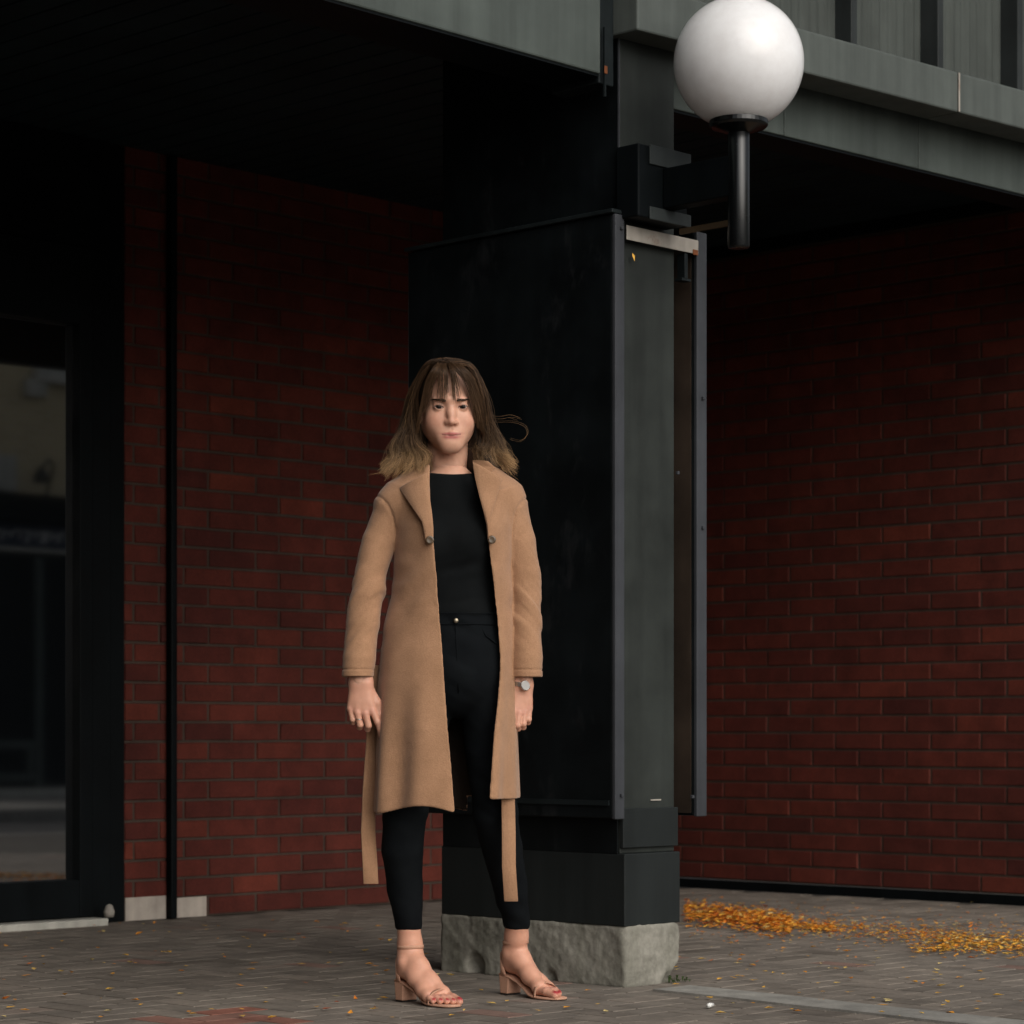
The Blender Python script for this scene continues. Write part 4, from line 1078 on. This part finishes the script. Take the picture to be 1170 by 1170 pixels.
# flyaway ends on the left shoulder and loose wisps on the right
for k in range(14):
    x1 = -.19-.045*rng.random(); strand([hp(-.095, .0, -.06), (-.16, -.02, 1.50), (x1+.02, -.03, 1.452+.01*rng.random()), (x1-.01, -.03, 1.440+.012*rng.random())], .0006, tint(), tips(.8), 14, .006)
for k in range(3):
    o0 = rng.normal(0, .0016, 3); strand([np.array(p)+o0 for p in (hp(.09, .0, -.03), (.10, 0, 1.592), (.145, -.01, 1.590), (.178, -.01, 1.578), (.184, -.012, 1.556), (.165, -.01, 1.538), (.135, -.01, 1.545))], .00030, tint(), tips(.9), 22, .002)
for k in range(4):
    o0 = rng.normal(0, .004, 3); strand([np.array(p)+o0 for p in (hp(.09, .0, -.02), (.105, 0, 1.603), (.14, -.01, 1.606), (.165, -.01, 1.598))], .0004, tint(), tips(.5), 14, .003)
for k in range(26):
    s = 1 if rng.random() < .55 else -1; y0 = rng.normal(0, .03)
    strand([hp(s*.02, y0, .126), hp(s*.07, y0-.01, .09+.01*rng.random()), hp(s*(.098+.012*rng.random()), y0, .02), hp(s*(.105+.02*rng.random()), y0, -.06)], .00045, tint(), tips(.4), 14, .006)
# fringe: wispy, parted a little left of the middle
for k in range(34):
    u_ = -1+2*(k+.5)/34+rng.normal(0, .03); ctr = u_+.12
    gap = abs(ctr); sg = 1 if ctr > 0 else -1
    x0 = -.008+.020*u_; x1 = .042*u_-.004; x2 = -.006+sg*.068*gap if gap < .46 else sg*(.056+.036*(gap-.46)/.6)
    zend = .021+.007*rng.normal() if gap < .46 else .004-.06*(gap-.46)
    if gap < .07 and rng.random() < .7: continue
    nS = 6+int(rng.random()*5) if gap < .46 else 15
    for _ in range(nS):
        o0 = rng.normal(0, 1, 3)*np.array([.0018, .0015, .002])
        yy = lambda x, z: -.0985+6.0*x*x+(.10*(z-.045) if z > .045 else 0)
        P0 = np.array([x0, -.040+.012*abs(u_), .118]); P1 = np.array([x1, yy(x1, .095)+.004, .098]); xm = x1*.45+x2*.55
        P2 = np.array([xm, yy(xm, .06), .062]); P3 = np.array([x2, yy(x2, zend), zend+rng.normal(0, .006)])
        pts = [P0, P1, P2, P3]
        if gap > (.46 if sg > 0 else .80): pts.append(np.array([x2*1.06+sg*.004, yy(x2, 0)+.016, zend-.05]))
        strand([head_tf([p])[0]+o0 for p in pts], .00062, tint()*.9, tint()*1.4, 14, .0015)
HV = np.vstack([hV, np.array(hairV)]); hQn = hQ.tolist(); nH = len(hV)
hf = np.array(hairF)+nH
hair = mesh_np('hair', HV, np.vstack([hQ, hf]), M['hair'], PR, True, {'Col': ('FLOAT_COLOR', 'POINT', np.vstack([hC, np.array(hairC)]))})

# ---- wristwatch, ring
wv = MB(); wc = q(596.2, 782.5, -.005)
ring_pts = [(wc[0]+.0255*math.cos(a)*1.02, wc[1]+.0195*math.sin(a)+.0, wc[2]-.004*math.cos(a)) for a in np.linspace(0, 2*math.pi, 33)]
for i in range(33):
    x, y, z = ring_pts[i]; ox, oy = (x-wc[0])*.08, (y-wc[1])*.08
    wv.v += [(x, y, z-.006), (x+ox, y+oy, z-.006), (x+ox, y+oy, z+.006), (x, y, z+.006)]
for i in range(32):
    for k in range(4):
        a = i*4+k; c = i*4+(k+1) % 4; wv.f.append((a, c, c+4, a+4))
watch = mesh_np('wristwatch', wv.v, wv.f, M['steel'], PR, False)
cs = MB().lathe(0, 0, [(.013, 0), (.0142, .002), (.0142, .006), (.0125, .0075)], 28); o = mesh_np('case', cs.v, cs.f, M['steel'], watch, False)
dl = MB().lathe(0, 0, [(.0120, .0070), (.0118, .0086)], 28); o2 = mesh_np('dial', dl.v, dl.f, M['dial'], watch, False)
for o_ in (o, o2): o_.location = (wc[0]+.007, wc[1]-.0205, wc[2]-.003); o_.rotation_euler = (R(80), 0, R(26))
yb = -.050
rc = np.array(P_(410.2, 822, 1, 0)[:3])
rgm = MB().tube([rc+np.array([.0098*math.cos(a), .0098*math.sin(a), -.001*math.cos(a)]) for a in np.linspace(0, 2*math.pi, 25)], .0014, 6)
mesh_np('ring', rgm.v, rgm.f, M['steel'], PR)

# ---- sandals: sole, block heel, heel cup, ankle and toe straps
def sandal(heel, toe, med, ank_c, ank_r):
    T, d, n = foot_frame(heel, toe, med)
    sd = MB(); outl = []
    prof = [(-.004, .022, .060), (.02, .027, .0585), (.05, .0275, .053), (.08, .026, .042), (.11, .027, .026), (.14, .035, .0125), (.165, .0405, .0085), (.19, .0405, .0080), (.215, .036, .0078), (.235, .028, .0078), (.248, .014, .0078)]
    def ring_(p, hw, z, dz):
        sh = .002*(p > .1)
        return [T(p, -hw+sh, z-dz), T(p, hw+sh, z-dz), T(p, hw+sh, z), T(p, -hw+sh, z)]
    for p, hw, z in prof: sd.v += ring_(p, hw, z, .0065)
    m_ = len(prof)
    for i in range(m_-1):
        for k in range(4):
            a = i*4+k; c = i*4+(k+1) % 4; sd.f.append((a, c, c+4, a+4))
    sd.f += [(3, 2, 1, 0), tuple((m_-1)*4+k for k in range(4))]
    so_ = mesh_np('sandal', sd.v, sd.f, M['suede'], PR); so_.modifiers.new('bevel', 'BEVEL').width = .002
    hb = MB(); lv = [(.0535, .0265, -.003, .045), (.03, .0255, -.001, .041), (.004, .025, .001, .039)]
    for z, hw, p0, p1 in lv:
        zz2 = z if z < .05 else None
        for (p, q_) in ((p0, -hw*.75), (p0+.008, -hw), (p1, -hw), (p1, hw), (p0+.008, hw), (p0, hw*.75)):
            hb.v.append(T(p, q_, z if zz2 is not None else .0535-.12*max(0, p-.02)))
    for i in range(2):
        for k in range(6):
            a = i*6+k; c = i*6+(k+1) % 6; hb.f.append((a, a+6, c+6, c))
    hb.f += [tuple(range(6)), tuple(12+k for k in reversed(range(6)))]
    o = mesh_np('heel', hb.v, hb.f, M['suede'], so_, False, bevel=.002)
    tp = MB(); nn = 0
    for z in (.0038, .0):
        for (p, q_) in ((.0015, -.0187), (.009, -.025), (.039, -.025), (.039, .025), (.009, .025), (.0015, .0187)): tp.v.append(T(p, q_, z))
    for k in range(6): tp.f.append((k, k+6, (k+1) % 6+6, (k+1) % 6))
    tp.f += [tuple(range(6)), tuple(6+k for k in reversed(range(6)))]
    mesh_np('heel_tip', tp.v, tp.f, M['heelsole'], so_, False)
    os_ = MB()
    for p, hw, z in prof[5:]: os_.v += ring_(p, hw-.001, z-.0062, .0014)
    m2 = len(prof)-5
    for i in range(m2-1):
        for k in range(4):
            a = i*4+k; c = i*4+(k+1) % 4; os_.f.append((a, c, c+4, a+4))
    os_.f += [(3, 2, 1, 0), tuple((m2-1)*4+k for k in range(4))]
    mesh_np('outsole', os_.v, os_.f, M['heelsole'], so_, False)
    # heel cup
    hc = MB(); na = 22
    for i in range(na):
        a = R(-105)+R(210)*i/(na-1); hgt = .060+.062*max(0, math.cos(a*.86))**.8
        for (dr, z) in ((0, .056), (.0022, .056), (.0022, hgt), (0, hgt)):
            back = -.002-.010*(z-.056)/.06
            hc.v.append(T(.026-(.029+dr)*math.cos(a)+back*math.cos(a)*.3, (.0265+dr)*math.sin(a), z))
    for i in range(na-1):
        for k in range(4):
            a = i*4+k; c = i*4+(k+1) % 4; hc.f.append((a, c, c+4, a+4))
    hc.f += [(3, 2, 1, 0), tuple((na-1)*4+k for k in range(4))]
    mesh_np('heel_cup', hc.v, hc.f, M['suede'], so_)
    an = MB(); nb_ = 32
    for i in range(nb_+1):
        a = 2*math.pi*i/nb_; cx_ = ank_c[0]+ank_r*math.cos(a); cy_ = ank_c[1]+ank_r*math.sin(a)
        fz = -.010*((math.cos(a)*d[0]+math.sin(a)*d[1]))
        for (dr, dz) in ((0, -.005), (.0025, -.005), (.0025, .005), (0, .005)):
            an.v.append((cx_+dr*math.cos(a), cy_+dr*math.sin(a), ank_c[2]+dz+fz*-.2))
    for i in range(nb_):
        for k in range(4):
            a = i*4+k; c = i*4+(k+1) % 4; an.f.append((a, c, c+4, a+4))
    mesh_np('ankle_strap', an.v, an.f, M['suede'], so_)
    ts_ = MB(); nc = 18
    for i in range(nc):
        a = math.pi*i/(nc-1); q_ = .043*math.cos(a)+.002; z = .007+.038*math.sin(a)**.7*(1+.12*math.cos(a))
        for (p, dz) in ((.172, .0004), (.183, -.002), (.183, -.0008), (.172, .0016)): ts_.v.append(T(p, q_, z+dz))
    for i in range(nc-1):
        for k in range(4):
            a = i*4+k; c = i*4+(k+1) % 4; ts_.f.append((a, c, c+4, a+4))
    mesh_np('toe_strap', ts_.v, ts_.f, M['suede'], so_)
sandal(*HLT, 1, (-.137, .066, .150), .0345); sandal(*HRT, -1, (.154, .224, .150), .0345)
